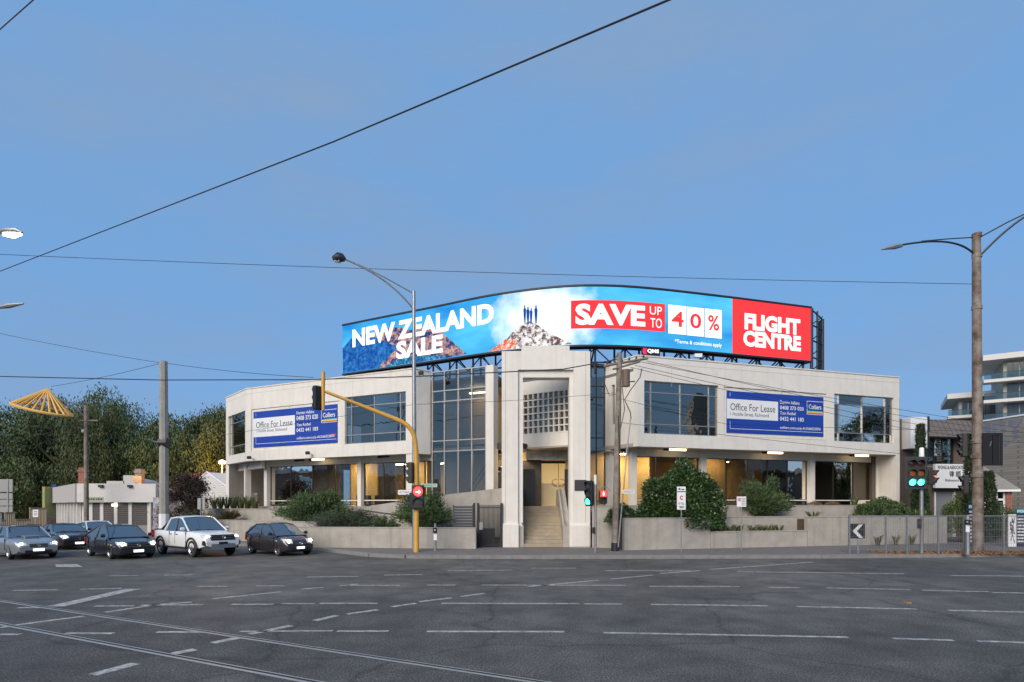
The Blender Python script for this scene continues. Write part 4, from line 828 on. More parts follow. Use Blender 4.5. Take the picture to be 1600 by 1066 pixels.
# lit street lamp reaching in from the left edge, and an unlit arm below it
b = Vector((-24.5, 26, .15)); t = thing('street_lamp', 'lit street lamp head at the left edge of the picture', 'street lamp', b)
pole(t, b, (-24.5, 26, 14.2), .12, .08, M_steel); MB().tube(bez((-24.5, 26, 13.6), (-24.0, 26, 14.4), (-23.6, 26, 14.8), P(2, 364, 26)), .045).build('outreach_arm', M_steel, t, True)
MB().tube([P(-3, 364, 26), P(8, 361, 26), P(26, 361, 26), P(35, 364, 26)], [.07, .13, .13, .05], 8).build('lamp_head', M_steel, t, True)
MB().tube([P(6, 366, 26), P(20, 368, 26), P(33, 366, 26)], [.08, .12, .06], 8).build('lamp_bowl', emis('lamp_glow', (1, .85, .5), 6), t, True)
b = Vector((-29.4, 30, .15)); t = thing('street_lamp', 'unlit street lamp arm entering at mid-left edge', 'street lamp', b)
pole(t, b, (-29.4, 30, 12.4), .12, .08, M_steel); MB().tube(bez((-29.4, 30, 12), (-28.6, 30, 12.6), (-27.6, 30, 12.7), P(4, 480, 30)), .045).build('outreach_arm', M_steel, t, True)
MB().tube([P(0, 480.5, 30), P(14, 478, 30), P(37, 474.5, 30)], [.08, .13, .04], 8).build('lamp_head', M_steel, t, True)
# push-button posts
for px, y0, y1, lab in ((680, 818, 861, 'short push-button post on the footpath right of the yellow mast'), (1512, 805, 867, 'push-button post beside the tall rusty pole')):
    b = G(px, y1, .15); Z = b.y; t = thing('push_button_post', lab, 'post', b); pole(t, b, P(px, y0, Z), .07 if px < 1000 else .1, .06 if px < 1000 else .09, M_steel)
    MB().tube([P(px - .3, y0 + 7, Z - .08), P(px - .3, y0 + 15, Z - .08)], .11, 8).build('button_box', M_black, t); MB().box(P(px, y0 + 20, Z - .1), (.16, .03, .4)).build('instruction_plate', M_signw, t)
    disc(face(P(px - .3, y0 + 11, Z - .2), FW), 0, 0, 0, .05).build('button', M_steel, t)
# parking signs on thin posts
def post_sign(px, yb, yt, w_, h_, lab, art):
    b = G(px, yb, .15); Z = b.y; t = thing('parking_sign', lab, 'sign', b); pole(t, b, P(px, yt + 2, Z + .04), .025, .025, M_steel)
    q = Plane(P(px - w_ / 2, 800, Z)[:2], P(px + w_ / 2, 800, Z)[:2]); z1 = P(0, yt, Z).z; z0 = P(0, yt + h_, Z).z
    MB().slab(q, 0, q.len, z0, z1, .012, -.004).build('plate', M_signw, t)
    for s, x0, x1, y0, y1, m, bo in art: text_on('lettering', s, q, x0 * q.len, x1 * q.len, z1 - y1 * (z1 - z0), z1 - y0 * (z1 - z0), .016, m, t, bo)
    return t, q, z0, z1
M_sr = mat('sign_red', (.5, .02, .02), .5)
t, q, z0, z1 = post_sign(1064.5, 863, 760.5, 13.5, 36, 'clearway and tow-away sign on a thin post before the round bush', [('C', .32, .68, .39, .58, M_sr, .06), ('AT ALL', .14, .86, .68, .78, M_ink, .02), ('TIMES', .18, .82, .84, .94, M_ink, .02)])
MB().slab(q, 0, q.len, z1 - .24 * (z1 - z0), z1 - .2 * (z1 - z0), .016, .013).build('divider', M_ink, t)
m = MB(); H = z1 - z0; L = q.len   # tow truck pictogram
m.slab(q, .15 * L, .42 * L, z1 - .14 * H, z1 - .09 * H, .016, .013).slab(q, .5 * L, .85 * L, z1 - .15 * H, z1 - .1 * H, .016, .013).slab(q, .2 * L, .34 * L, z1 - .09 * H, z1 - .06 * H, .016, .013); m.build('tow_truck_pictogram', M_ink, t)
t, q, z0, z1 = post_sign(1158.5, 860, 776, 14.5, 16, 'small no-stopping sign on a thin post before the spreading juniper', []); print_lines(q, .5 * q.len, .95 * q.len, z0 + .05, z1 - .05, .016, M_pgrey, t, 5, 2)
H = z1 - z0; L = q.len; frq = face(q.pt(.26 * L, z1 - .3 * H, .014), FW); m = MB()
for i in range(20):
    a = 2 * math.pi * i / 20; c = 2 * math.pi * (i + 1) / 20; r0, r1 = .055, .09
    m.add([fpt(frq, r1 * math.cos(a), r1 * math.sin(a), 0), fpt(frq, r1 * math.cos(c), r1 * math.sin(c), 0), fpt(frq, r0 * math.cos(c), r0 * math.sin(c), 0), fpt(frq, r0 * math.cos(a), r0 * math.sin(a), 0)], [(0, 1, 2, 3)])
fbox(m, frq, -.02, .03, -.03, .03, 0, .002); m.build('red_ring', M_sr, t)
# chevron board
b = G(1340.5, 865, .15); Z = b.y; t = thing('chevron_sign', 'black board with a white left-pointing chevron at the fence end', 'sign', b)
pole(t, b, P(1340.5, 838, Z + .05), .03, .03, M_steel); q = Plane(P(1328.5, 830, Z)[:2], P(1351, 830, Z)[:2]); z0, z1 = P(0, 841.5, Z).z, P(0, 818.5, Z).z; H = z1 - z0; L = q.len
MB().slab(q, 0, L, z0, z1, .01, -.02).build('board', M_black, t)
MB().add([q.pt(L * x, z0 + H * y, .014) for x, y in ((.15, .5), (.6, .95), (.88, .95), (.45, .5), (.88, .05), (.6, .05))], [(0, 1, 2, 3), (0, 3, 4, 5)]).build('chevron', M_signw, t)
# pedestrian fence panels
FP = Plane(G(1327, 866, .15)[:2], G(1610, 866.5, .15)[:2]); pf = thing('pedestrian_fence', 'galvanised mesh pedestrian fence along the right kerb', 'fence', FP.pt(FP.len / 2, .15)); zt_ = P(0, 806.5, FP.a.y).z
ups = [FP.uz(x, 830)[0] for x in (1327, 1384, 1417, 1466, 1506, 1568.5, 1612)]
for u in ups: MB().slab(FP, u - .035, u + .035, .15, zt_ + .05, .035, -.035).build('post', M_steel, pf)
for i in range(len(ups) - 1):
    mm = MB(); a, b_ = ups[i] + .04, ups[i + 1] - .04; nb = max(4, int((b_ - a) / .075))
    for k in range(nb + 1): u = a + (b_ - a) * k / nb; mm.slab(FP, u - .004, u + .004, .35, zt_, .004, -.004)
    for k in range(6): z = .35 + (zt_ - .35) * k / 5; mm.slab(FP, a, b_, z - .005, z + .005, .009, .005)
    stuff(mm.build('mesh_panel', M_steel, pf)); MB().slab(FP, a, b_, zt_ - .015, zt_ + .03, .02, -.02).build('top_rail', M_steel, pf)
# ------------------------------------------------------------------ overhead wires
def wire(label, pts, r=.012, sag=0, group=None, name='overhead_wire'):
    path = []
    for i in range(len(pts) - 1):
        a, b = pts[i], pts[i + 1]
        for k in range(13):
            t = k / 12; p = a.lerp(b, t); p.z -= sag * 4 * t * (1 - t)
            if not (i and k == 0): path.append(p)
    return tag(MB().tube(path, r, 5).build(name, M_wire, None, True), label, 'wire', group)
wire('thick dark cable climbing steeply across the sky to the upper right', [P(-120, 474, 46), P(0, 424, 34), P(520, 222, 17.5), P(1045, 0, 11), P(1300, -112, 9)], .022)
wire('thin span wire running level across the sky to the tall rusty pole', [P(-60, 395, 30), P(1519, 444, 28.5)], .014, .18)
wire('short dark cable cutting the top left corner of the sky', [P(-60, 98, 20), P(0, 46, 18), P(52, 0, 16), P(110, -52, 14)], .016)
wire('heavy twin cable sagging past the lamp pole to the timber pole', [P(-60, 587, 33), P(250, 594, 31), P(480, 593.5, 30), P(648, 588.5, 29.2), P(880, 577, Zt + .2), P(964, 562, Zt)], .028)
wire('wire falling from upper left to the concrete pole top', [P(-60, 508, 42), P(250, 567, 36)], .014, .12); wire('wire from the concrete pole top down towards the lamp pole', [P(262, 568, 36), P(490, 590, 30.5)], .014, .1)
wire('wire from the concrete pole down to the hat sculpture', [P(250, 568, 36), P(80, 604, 39.8)], .014, .1)
wire('thin wire crossing the left wing and portal to the timber pole', [P(340, 681, 33), P(648, 632, 29.3), P(800, 626, 28.9), P(960, 614, Zt)], .01, .02)
for i, (y0, y1) in enumerate(((690, 657), (706, 668))): wire(('upper' if i == 0 else 'lower') + ' pale wire from the hat pole to the left edge', [P(-30, y0 + 4, 30), P(133, y1, 41)], .016, .25)
for i, (x0, y0, y1) in enumerate(((1003, 566, 668), (1010, 564, 675), (992, 571, 682), (985, 574, 690))):
    wire(('topmost', 'second', 'third', 'lowest')[i] + ' of four lines from the timber crossarm across the right wing', [P(x0, y0, Zt + .3), P(1407, 640 + i * 9.5, 34), P(1640, y1 + 6, 46)], .013, .08, 'power lines over the right wing')
wire('low service line from the timber pole to the wing corner', [P(966, 660, Zt), P(1407, 709, 37.4)], .012, .05); wire('mid service line from the timber pole past the lease board', [P(966, 622, Zt), P(1136, 663, 32), P(1640, 676, 40)], .011, .05)
# ------------------------------------------------------------------ vegetation
def leaf_mesh(name, pts, dirs, ln, wd, m, parent, curl=.25):
    """one folded quad pair per leaf: pts (n,3), dirs (n,3) unit, ln/wd scalars or arrays"""
    n = len(pts); d = dirs / np.maximum(np.linalg.norm(dirs, axis=1, keepdims=True), 1e-6); r = RNG.normal(size=(n, 3)); s = np.cross(d, r); s /= np.maximum(np.linalg.norm(s, axis=1, keepdims=True), 1e-6)
    ln = np.broadcast_to(np.asarray(ln, float), (n,))[:, None]; wd = np.broadcast_to(np.asarray(wd, float), (n,))[:, None]
    nn = np.cross(d, s); tip = pts + d * ln - nn * ln * curl; mid = pts + d * ln * .5
    v = np.stack([pts, mid + s * wd / 2, tip, mid - s * wd / 2], 1).reshape(-1, 3)
    org = ROOT.get(parent, Vector((0, 0, 0))) if parent else Vector((0, 0, 0)); v = v - np.array(org)
    me = bpy.data.meshes.new(name); me.vertices.add(4 * n); me.vertices.foreach_set('co', v.ravel().astype(np.float32)); me.loops.add(4 * n); me.loops.foreach_set('vertex_index', np.arange(4 * n, dtype=np.int32))
    me.polygons.add(n); me.polygons.foreach_set('loop_start', np.arange(0, 4 * n, 4, dtype=np.int32)); me.polygons.foreach_set('loop_total', np.full(n, 4, dtype=np.int32)); me.update(); me.validate(); me.materials.append(m)
    o = bpy.data.objects.new(name, me); C.objects.link(o)
    if parent: o.parent = parent; ROOT[o] = org
    return o
def rnd_dirs(n, up=0.0):
    d = RNG.normal(size=(n, 3)); d[:, 2] += up; return d / np.linalg.norm(d, axis=1, keepdims=True)
M_pep = mat('leaf_pepper', (.085, .115, .035), .7, noise=((.04, .075, .022), .8), scale=.35, island=.25); M_dk = mat('leaf_dark', (.05, .08, .026), .7, noise=((.06, .085, .03), .7), scale=.5, island=.25)
M_pur = mat('leaf_purple', (.045, .022, .022), .7, noise=((.03, .035, .015), .6), scale=.8, island=.5); M_jun = mat('leaf_juniper', (.075, .125, .04), .8, noise=((.035, .06, .03), .7), scale=1.2, island=.4)
M_gls = mat('leaf_glossy', (.035, .075, .022), .38, noise=((.055, .1, .03), .6), scale=1.5, island=.5); M_cyp = mat('leaf_cypress', (.03, .055, .022), .8, island=.4); M_lime = mat('leaf_lime', (.09, .13, .03), .7, island=.35)
M_grass = mat('leaf_strap', (.085, .11, .035), .6, noise=((.12, .1, .04), .6), scale=2, island=.4); M_bark = mat('bark', (.1, .075, .055), .9, noise=((.05, .04, .03), .7), bump=.6, scale=3); M_dry = mat('dry_leaf', (.24, .12, .05), .85, island=.5)
def tree(label, base, H, rx, rz, nclump, nleaf, m, weep=.6, leaf=.3, crown0=.28, name='tree', group=None, lean=0):
    base = Vector(base); t = thing(name, label, 'tree', base, group); tk = MB(); th = H * .5
    tk.tube([base - Vector((0, 0, .1)), base + Vector((.1, 0, th * .5)), base + Vector((lean, .1, th))], [H * .032, H * .024, H * .016], 10)
    cen = []
    for i in range(nclump):
        a = random.uniform(0, 2 * math.pi); q = random.random() ** .55; zz_ = random.uniform(-1, 1); k = math.sqrt(max(0, 1 - zz_ * zz_)) * (.45 + .55 * q)
        c = base + Vector((lean + rx * k * math.cos(a), rx * k * math.sin(a), H * crown0 + rz + rz * zz_ * (.55 + .45 * q) + random.uniform(-.4, .4)))
        c.z = min(c.z, base.z + H - .3 + random.uniform(-.8, .6)); cen.append(c)
    for c in random.sample(cen, min(len(cen), 16)):
        s = base + Vector((lean * .8, 0, th * random.uniform(.55, 1))); tk.tube([s, s.lerp(c, .5) + Vector((0, 0, .3)), c], [H * .012, H * .007, .02], 6)
    tk.build('trunk', M_bark, t, True)
    P_, D_ = [], []
    for c in cen:
        r_ = random.uniform(.09, .19) * rx + .25; k = nleaf // nclump; g = RNG.normal(size=(k, 3)) * .5 * r_; drop = RNG.random(k) ** 1.5 * weep * r_ * 2.2; g[:, 2] = g[:, 2] * .75 - drop
        P_.append(g + np.array(c)); d = rnd_dirs(k); d[:, 2] -= weep * 1.8; D_.append(d)
    leaf_mesh('crown', np.concatenate(P_), np.concatenate(D_), RNG.uniform(.7, 1.3, sum(len(p) for p in P_)) * leaf, leaf * .42, m, t); return t
TG = 'large weeping trees behind the shop'
tree('broad weeping tree at the far left edge behind the fence', P(-15, 820, 62)[:2] + (0,) if False else (-57, 62, 0), 15.5, 9, 6.0, 120, 42000, M_pep, 1.2, .3, .14, 'weeping_tree', TG)
tree('tall weeping tree behind the conical hat sculpture', (-47, 66, 0), 16.3, 7.5, 6.6, 120, 42000, M_pep, 1.2, .3, .14, 'weeping_tree', TG)
tree('weeping tree rising over the white shop roof', (-45.5, 60, 0), 14.2, 6.0, 6.0, 100, 34000, M_dk, 1.2, .3, .12, 'weeping_tree', TG)
tree('dark gap-filling tree between the two weeping crowns', (-40.5, 66, 0), 10.5, 4.2, 4.6, 60, 12000, M_dk, .5, .36, .1, 'broadleaf_tree', TG)
tree('weeping tree just right of the concrete pole', (-36.2, 62, 0), 13.4, 4.6, 5.8, 90, 32000, M_pep, 1.2, .3, .1, 'weeping_tree', TG)
tree('weeping tree touching the left corner of the office', (-30.5, 61, 0), 13.6, 4.8, 5.9, 90, 32000, M_dk, 1.2, .3, .1, 'weeping_tree', TG)
tree('low leafy tree under the weeping crowns by the steps', (-50.5, 57, 0), 7.5, 5.5, 3.4, 60, 12000, M_pep, .7, .36, .1, 'broadleaf_tree', TG)
tree('low dark tree behind the orange street light', (-27.2, 58, 0), 6.2, 3.4, 2.7, 45, 8000, M_dk, .5, .32, .12, 'broadleaf_tree', TG)
tree('purple-leaved small tree right of the concrete pole', P(297, 846, 39)[:2] + (0,) if False else (-21.8, 38.8, 0), 4.9, 1.15, 1.7, 60, 8000, M_pur, .25, .15, .28, 'purple_tree')
tree('thin reddish shrub in front of the shop shutters', (-23.6, 39.5, 0), 2.9, .75, 1.1, 22, 1200, mat('leaf_rust', (.13, .055, .03), .8, island=.4), .1, .12, .2, 'bare_shrub')
def mound(label, c, rx, ry, rz, n, m, leaf=.09, name='round_shrub', up=.3, shell=.72, wid=.6):
    t = thing(name, label, 'shrub', c); d = RNG.normal(size=(n, 3)); d /= np.linalg.norm(d, axis=1, keepdims=True); d[:, 2] = np.abs(d[:, 2]) * 1.0 - .12; q = RNG.uniform(shell, 1.0, n)[:, None]
    lump = 1 + .09 * np.sin(d[:, :1] * 7 + 1) * np.cos(d[:, 1:2] * 6) + .07 * np.sin(d[:, 2:3] * 9 + d[:, :1] * 5)
    p = d * q * lump * np.array([rx, ry, rz]) + np.array(c); dd = d * .8 + rnd_dirs(n) * .8; dd[:, 2] += up
    leaf_mesh('foliage', p, dd, RNG.uniform(.7, 1.3, n) * leaf, leaf * wid, m, t)
    s = MB()
    for k in range(6): a = k * 1.05; s.tube([Vector(c), Vector(c) + Vector((rx * .5 * math.cos(a), ry * .5 * math.sin(a), rz * .7))], [.04, .012], 6)
    s.build('stems', M_bark, t); return t
def spread(label, c, rx, ry, rz, nb, nl, m, leaf=.11, name='juniper_shrub'):
    """spreading conifer: arching sprays that shoot out and up"""
    t = thing(name, label, 'shrub', c); P_, D_ = [], []; s = MB(); c = Vector(c)
    for i in range(nb):
        a = random.uniform(0, 2 * math.pi); e = random.random(); L = random.uniform(.55, 1.05)
        tip = c + Vector((rx * math.cos(a) * L * (1 - .55 * e), ry * math.sin(a) * L * (1 - .55 * e), rz * (.25 + .75 * e) * random.uniform(.8, 1.15)))
        mid = c.lerp(tip, .5) + Vector((0, 0, rz * .12)); path = [c, mid, tip]; s.tube(path, [.03, .015, .006], 5)
        k = nl // nb; u = RNG.random(k) ** .7; pts = np.array([(c * (1 - x) ** 2 + mid * 2 * x * (1 - x) + tip * x * x)[:] for x in u]); pts += RNG.normal(size=(k, 3)) * np.array([.09, .09, .06]) * rx * .75
        dv_ = np.array((tip - mid).normalized()[:]); P_.append(pts); D_.append(rnd_dirs(k) * .6 + dv_ + np.array([0, 0, .25]))
    s.build('stems', M_bark, t); n = sum(len(p) for p in P_); leaf_mesh('foliage', np.concatenate(P_), np.concatenate(D_), RNG.uniform(.7, 1.5, n) * leaf, leaf * .3, m, t, .1); return t
def tuft(label, c, r_, h, n, m=M_grass, name='strap_leaf_plant', group=None, wd=.03):
    t = tag(thing(name, label, 'plant', c, group), label, 'plant', group); mb = MB(); c = Vector(c)
    for i in range(n):
        a = random.uniform(0, 2 * math.pi); l_ = random.uniform(.6, 1.05); o_ = Vector((math.cos(a), math.sin(a), 0)); side = Vector((-o_.y, o_.x, 0)) * wd * random.uniform(.6, 1.2); b0 = c + o_ * r_ * .2 * random.random()
        p1 = b0 + o_ * r_ * .45 * l_ + Vector((0, 0, h * .75 * l_)); p2 = b0 + o_ * r_ * l_ + Vector((0, 0, h * l_ * random.uniform(.5, 1)))
        mb.add([b0 - side, b0 + side, p1 + side * .8, p1 - side * .8, p2], [(0, 1, 2, 3), (3, 2, 4)])
    mb.build('blades', m, t); return t
# right side
bpos = lambda px, k: FR.pt(FR.off(-k).uz(px, 800)[0], 1.6, -k)
cb_ = bpos(1064, 1.2); mound('big dense round bush on the front wall left of the juniper', (cb_.x, cb_.y, 1.55), 2.35, 1.3, 3.35, 22000, M_gls, .15)
q_ = FR.pt(FR.uz(985, 800)[0], 1.6, -1.0); mound('small leafy shrub spilling beside the timber pole', (q_.x, q_.y, 1.6), .8, .6, .9, 1800, M_gls, .12)
q_ = bpos(1192, 1.9); spread('spreading juniper beside the round bush under the lease board', (q_.x, q_.y, 1.6), 1.95, 1.2, 2.25, 90, 16000, M_jun, .15)
for i, px in enumerate((1136, 1152, 1166, 1189, 1203, 1216, 1230)):
    q_ = FR.pt(FR.uz(px, 835)[0], .85, -.6); tuft(('leftmost', 'second', 'third', 'fourth', 'fifth', 'sixth', 'rightmost')[i] + ' strap-leaved clump from the left in the knee-high planter', q_, .5, .62, 34, group='strap-leaved clumps in the planter')
q_ = FR.pt(FR.uz(1120, 835)[0], .85, -.55); mound('low rust-brown ground cover at the planter end', (q_.x, q_.y, .85), .9, .3, .22, 900, M_dry, .07, 'ground_cover')
q_ = FR.pt(FR.uz(1286, 800)[0], 1.6, -.7); tuft('single strap-leaved clump on top of the front wall', q_, .75, .6, 46)
for px, lab in ((1290, 'left brown clipped dome plant below the last window'), (1318, 'right brown clipped dome plant below the last window')):
    q_ = UP.pt(UP.uz(px, 790)[0], 2.3, -.9); mound(lab, (q_.x, q_.y, 2.28), .5, .4, .42, 1500, mat('leaf_brown', (.2, .13, .06), .85, island=.3), .05, 'dome_plant')
q_ = UP.pt(UP.uz(1350, 790)[0], 2.3, -.7); tuft('green grass tuft at the right end of the terrace', q_, .45, .75, 50); q_ = UP.pt(UP.uz(1145, 790)[0], 2.3, -.7); tuft('low grass tuft behind the juniper', q_, .5, .5, 40)
q_ = FR.pt(FR.uz(1405, 800)[0], 1.6, -1.2); mound('wide low hedge shrub right of the office corner', (q_.x, q_.y, 1.55), 1.7, 1.0, 1.35, 8000, M_jun, .13)
for px, k in ((1452, 0), (1470, 1)): q_ = FR.pt(FR.uz(px, 800)[0], 1.6, -.9); tuft(('left' if k == 0 else 'right') + ' arching flax clump behind the green signal pole', q_, .7, .75, 50, M_lime)
for px, w_ in ((1357, 'left'), (1385, 'middle'), (1410, 'right')): q_ = FR.pt(FR.uz(px, 830)[0], .2, .6); tuft(w_ + ' one of three strap-leaved clumps behind the fence mesh', (q_.x, q_.y, .15), .4, .75, 26, group='clumps behind the fence')
q_ = P(1497, 800, 35.5); mound('rounded lime-green conifer by the grey door', (q_.x, q_.y, .9), 1.0, .9, 2.3, 5000, M_lime, .1, 'conifer_shrub')
q_ = P(1563, 800, 36.5); mound('clipped hedge before the tiled-roof house', (q_.x, q_.y, .6), 1.9, .6, 1.9, 5000, M_jun, .1, 'hedge')
def cypress(label, c, r_, H, n=4500):
    t = thing('cypress', label, 'tree', c); z = RNG.random(n); a = RNG.uniform(0, 2 * math.pi, n); rr = r_ * np.sqrt(RNG.uniform(.3, 1, n)) * (np.minimum(1, 1.25 - z) ** .7) * (1 + .12 * np.sin(z * 30 + a * 2))
    p = np.stack([c[0] + rr * np.cos(a), c[1] + rr * np.sin(a), c[2] + .3 + z * (H - .3)], 1); d = np.stack([np.cos(a) * .5, np.sin(a) * .5, np.ones(n)], 1) + RNG.normal(size=(n, 3)) * .35
    MB().tube([c, Vector(c) + Vector((0, 0, H * .9))], [.09, .02], 8).build('trunk', M_bark, t); leaf_mesh('crown', p, d, .22, .06, M_cyp, t, .1)
cypress('slim cypress beside the white panel of the brown building', P(1439, 840, 37.5)[:2] + (0,) if False else (26.6, 37.5, 0), .42, 7.6); cypress('slim cypress right behind the green signal', (25.75, 36.4, 0), .5, 5.2)
cypress('ivy-dark cypress squeezed behind the tall rusty pole', (27.6, 34.6, 0), .42, 6.6); cypress('short cypress at the right of the rusty pole', (29.2, 35.4, 0), .6, 4.4)
# left side
q_ = Vector((-10.6, 34.6, 1.1)); spread('large spreading juniper under the left shopfront', (-12.1, 35.3, 1.3), 2.7, 1.3, 1.8, 110, 20000, M_jun, .16); spread('lower grey-green juniper spilling over the front wall', (-9.6, 33.3, 1.05), 2.9, 1.0, .95, 90, 14000, mat('leaf_greygreen', (.05, .075, .045), .85, island=.4), .1)
spread('juniper right of the yellow mast before the ramp', (-4.9, 31.9, 1.1), 2.0, 1.0, 2.0, 90, 15000, M_jun, .15); spread('small spiky juniper between the two larger ones', (-7.2, 32.4, 1.05), .9, .6, .7, 30, 2500, M_jun)
for i in range(7):
    u = -1.2 + i * .82; q_ = L3w.pt(u, 2.05, -.7); tuft(('leftmost', 'second', 'third', 'fourth', 'fifth', 'sixth', 'rightmost')[i] + ' bushy grass clump from the left on the upper left wall', q_, .62, 1.25, 80, group='grass clumps on the upper left wall', wd=.022)
spread('reddish low shrub left of the upper wall', tuple(L2w.pt(-1.2, 1.3, -.6)), 1.1, .6, .75, 40, 3500, mat('leaf_olive', (.07, .075, .03), .8, noise=((.13, .05, .03), .9), scale=2, island=.4)); spread('juniper behind the white pickup cab', (-20.0, 36.9, .15), 1.8, 1, 1.9, 60, 7000, M_jun)
# leaf litter by the fence, one stray leaf on the road
n_ = 2600; uu = RNG.uniform(1.5, 11, n_); kk = np.abs(RNG.normal(size=n_)) * .75; pts = np.array([FP.pt(u, .165, -.1 - k)[:] for u, k in zip(uu, kk)]); dd = rnd_dirs(n_); dd[:, 2] *= .25
lt = stuff(leaf_mesh('fallen_leaves', pts, dd, .1, .07, M_dry, None)); tag(lt, 'brown fallen leaves scattered along the mesh fence', 'leaf litter')
q_ = G(1420, 943.5, .012); tag(leaf_mesh('fallen_leaf', np.array([q_[:], (q_ + Vector((.05, .03, 0)))[:], (q_ + Vector((-.06, .02, .02)))[:]]), np.array([[1, .3, .3], [-1, .5, .4], [.2, 1, .5]]), .09, .07, mat('leaf_tan', (.45, .25, .08), .8), None), 'single tan leaf lying on the asphalt', 'leaf')
# ------------------------------------------------------------------ buildings on the right
M_brown = mat('brown_render', (.12, .09, .072), .85, noise=((.08, .06, .05), .6), scale=1.2); M_sheet = mat('brown_sheet_roof', (.15, .13, .12), .6, noise=((.1, .085, .08), .5), scale=2); M_tile = mat('grey_roof_tile', (.26, .245, .23), .8, noise=((.17, .16, .15), .6), scale=3)
def blocks(name, c1, c2, mortar, sc, bw=.4, bh=.2):
    m = mat(name, c1, .88); t = m.node_tree; b = t.nodes['Principled BSDF']; g = t.nodes.new('ShaderNodeTexCoord'); mp = t.nodes.new('ShaderNodeMapping'); mp.inputs['Rotation'].default_value = (R(90), 0, 0)
    k = t.nodes.new('ShaderNodeTexBrick'); k.inputs['Color1'].default_value = (*c1, 1); k.inputs['Color2'].default_value = (*c2, 1); k.inputs['Mortar'].default_value = (*mortar, 1); k.inputs['Scale'].default_value = sc; k.inputs['Brick Width'].default_value = bw; k.inputs['Row Height'].default_value = bh; k.inputs['Mortar Size'].default_value = .012
    t.links.new(g.outputs['Object'], mp.inputs[0]); t.links.new(mp.outputs[0], k.inputs[0]); t.links.new(k.outputs[0], b.inputs['Base Color']); return m
M_block = blocks('grey_blockwork', (.27, .25, .225), (.21, .195, .175), (.15, .14, .125), 1); M_brick = blocks('red_brick', (.3, .09, .05), (.22, .06, .04), (.3, .27, .23), 2.2)
BW = Plane(P(1404, 800, 39.6)[:2], P(1532, 800, 40.4)[:2]); wb = thing('brown_shop_office', 'dark brown two-storey law office with white lettered fascia', 'building', BW.pt(3, 0))
wz = lambda y, px=1470: BW.uz(px, y)[1]; wu = lambda px: BW.uz(px, 700)[0]
win = (wu(1446), wu(1490.5), wz(726), wz(685)); dor = (wu(1462), wu(1490), .2, wz(768))
holes_wall(BW, -2, wu(1536), 0, wz(656), [win, dor], 0, -.3).build('wall', M_brown, wb)
MB().slab(BW, -2, wu(1536), 0, wz(656), -3, -9).build('rear_wall', M_brown, wb)
MB().slab(BW, win[0] - .3, win[1] + .3, win[2] - .2, win[3] + .2, -.8, -.9).build('inner_wall', M_black, wb)
f_ = window(BW, win, (.33, .62), (.3,), 'window', M_glassU, M_dframe, .12, .05); f_.parent = wb
org_d = ROOT[off] - ROOT[wb]
f_.location = org_d
print_lines(BW, wu(1466), wu(1473), wz(721), wz(690), -.1, M_pgrey, wb, 9, 7)
MB().hexa([BW.pt(wu(1435), wz(685), 1.0), BW.pt(wu(1513), wz(686), 1.0), BW.pt(wu(1513), wz(686), -.0), BW.pt(wu(1435), wz(685), -.0)], [BW.pt(wu(1435), wz(657), .35), BW.pt(wu(1507), wz(659), .35), BW.pt(wu(1507), wz(659), -.1), BW.pt(wu(1435), wz(657), -.1)]).build('sheet_awning', M_sheet, wb)
for i in range(9): u = wu(1435) + (wu(1507) - wu(1435)) * (i + .5) / 9; MB().hexa([BW.pt(u - .02, wz(685), 1.03), BW.pt(u + .02, wz(685), 1.03), BW.pt(u + .02, wz(685), .9), BW.pt(u - .02, wz(685), .9)], [BW.pt(u - .02, wz(657), .38), BW.pt(u + .02, wz(657), .38), BW.pt(u + .02, wz(657), .3), BW.pt(u - .02, wz(657), .3)]).build('awning_seam', M_sheet, wb)
MB().slab(BW, wu(1408.5), wu(1434), wz(703.5), wz(655.5), .8, .0).build('blank_light_box', M_signw, wb, bevel=.03); MB().slab(BW, wu(1434), wu(1436.5), wz(703.5), wz(654.5), .84, .0).build('light_box_frame', M_dframe, wb)
MB().slab(BW, wu(1451), wu(1514), wz(763), wz(726), .55, .35).build('fascia_sign', M_signw, wb)
for s_, x0, x1, y0, y1, bo in (('WONG & ASSOCIATES', 1454, 1496, 734, 728.5, .02), ('律 師 行', 1472, 1500, 746, 736.5, .015), ('Richmond ☎94', 1466, 1500, 754, 748, .01)):
    text_on('lettering', s_, BW, wu(x0), wu(x1), wz(y0), wz(y1), .565, M_ink if bo else M_sr, wb, bo)
print_lines(BW, wu(1499), wu(1512), wz(735.5), wz(728.5), .566, M_sr, wb, 2, 5)
MB().slab(BW, *dor, -.12, -.2).build('roller_door', mat('door_grey', (.2, .21, .22), .6), wb)
for px in (1460.5, 1491): MB().slab(BW, wu(px) - .05, wu(px) + .05, .2, wz(769), .05, -.1).build('door_jamb', M_signw, wb)
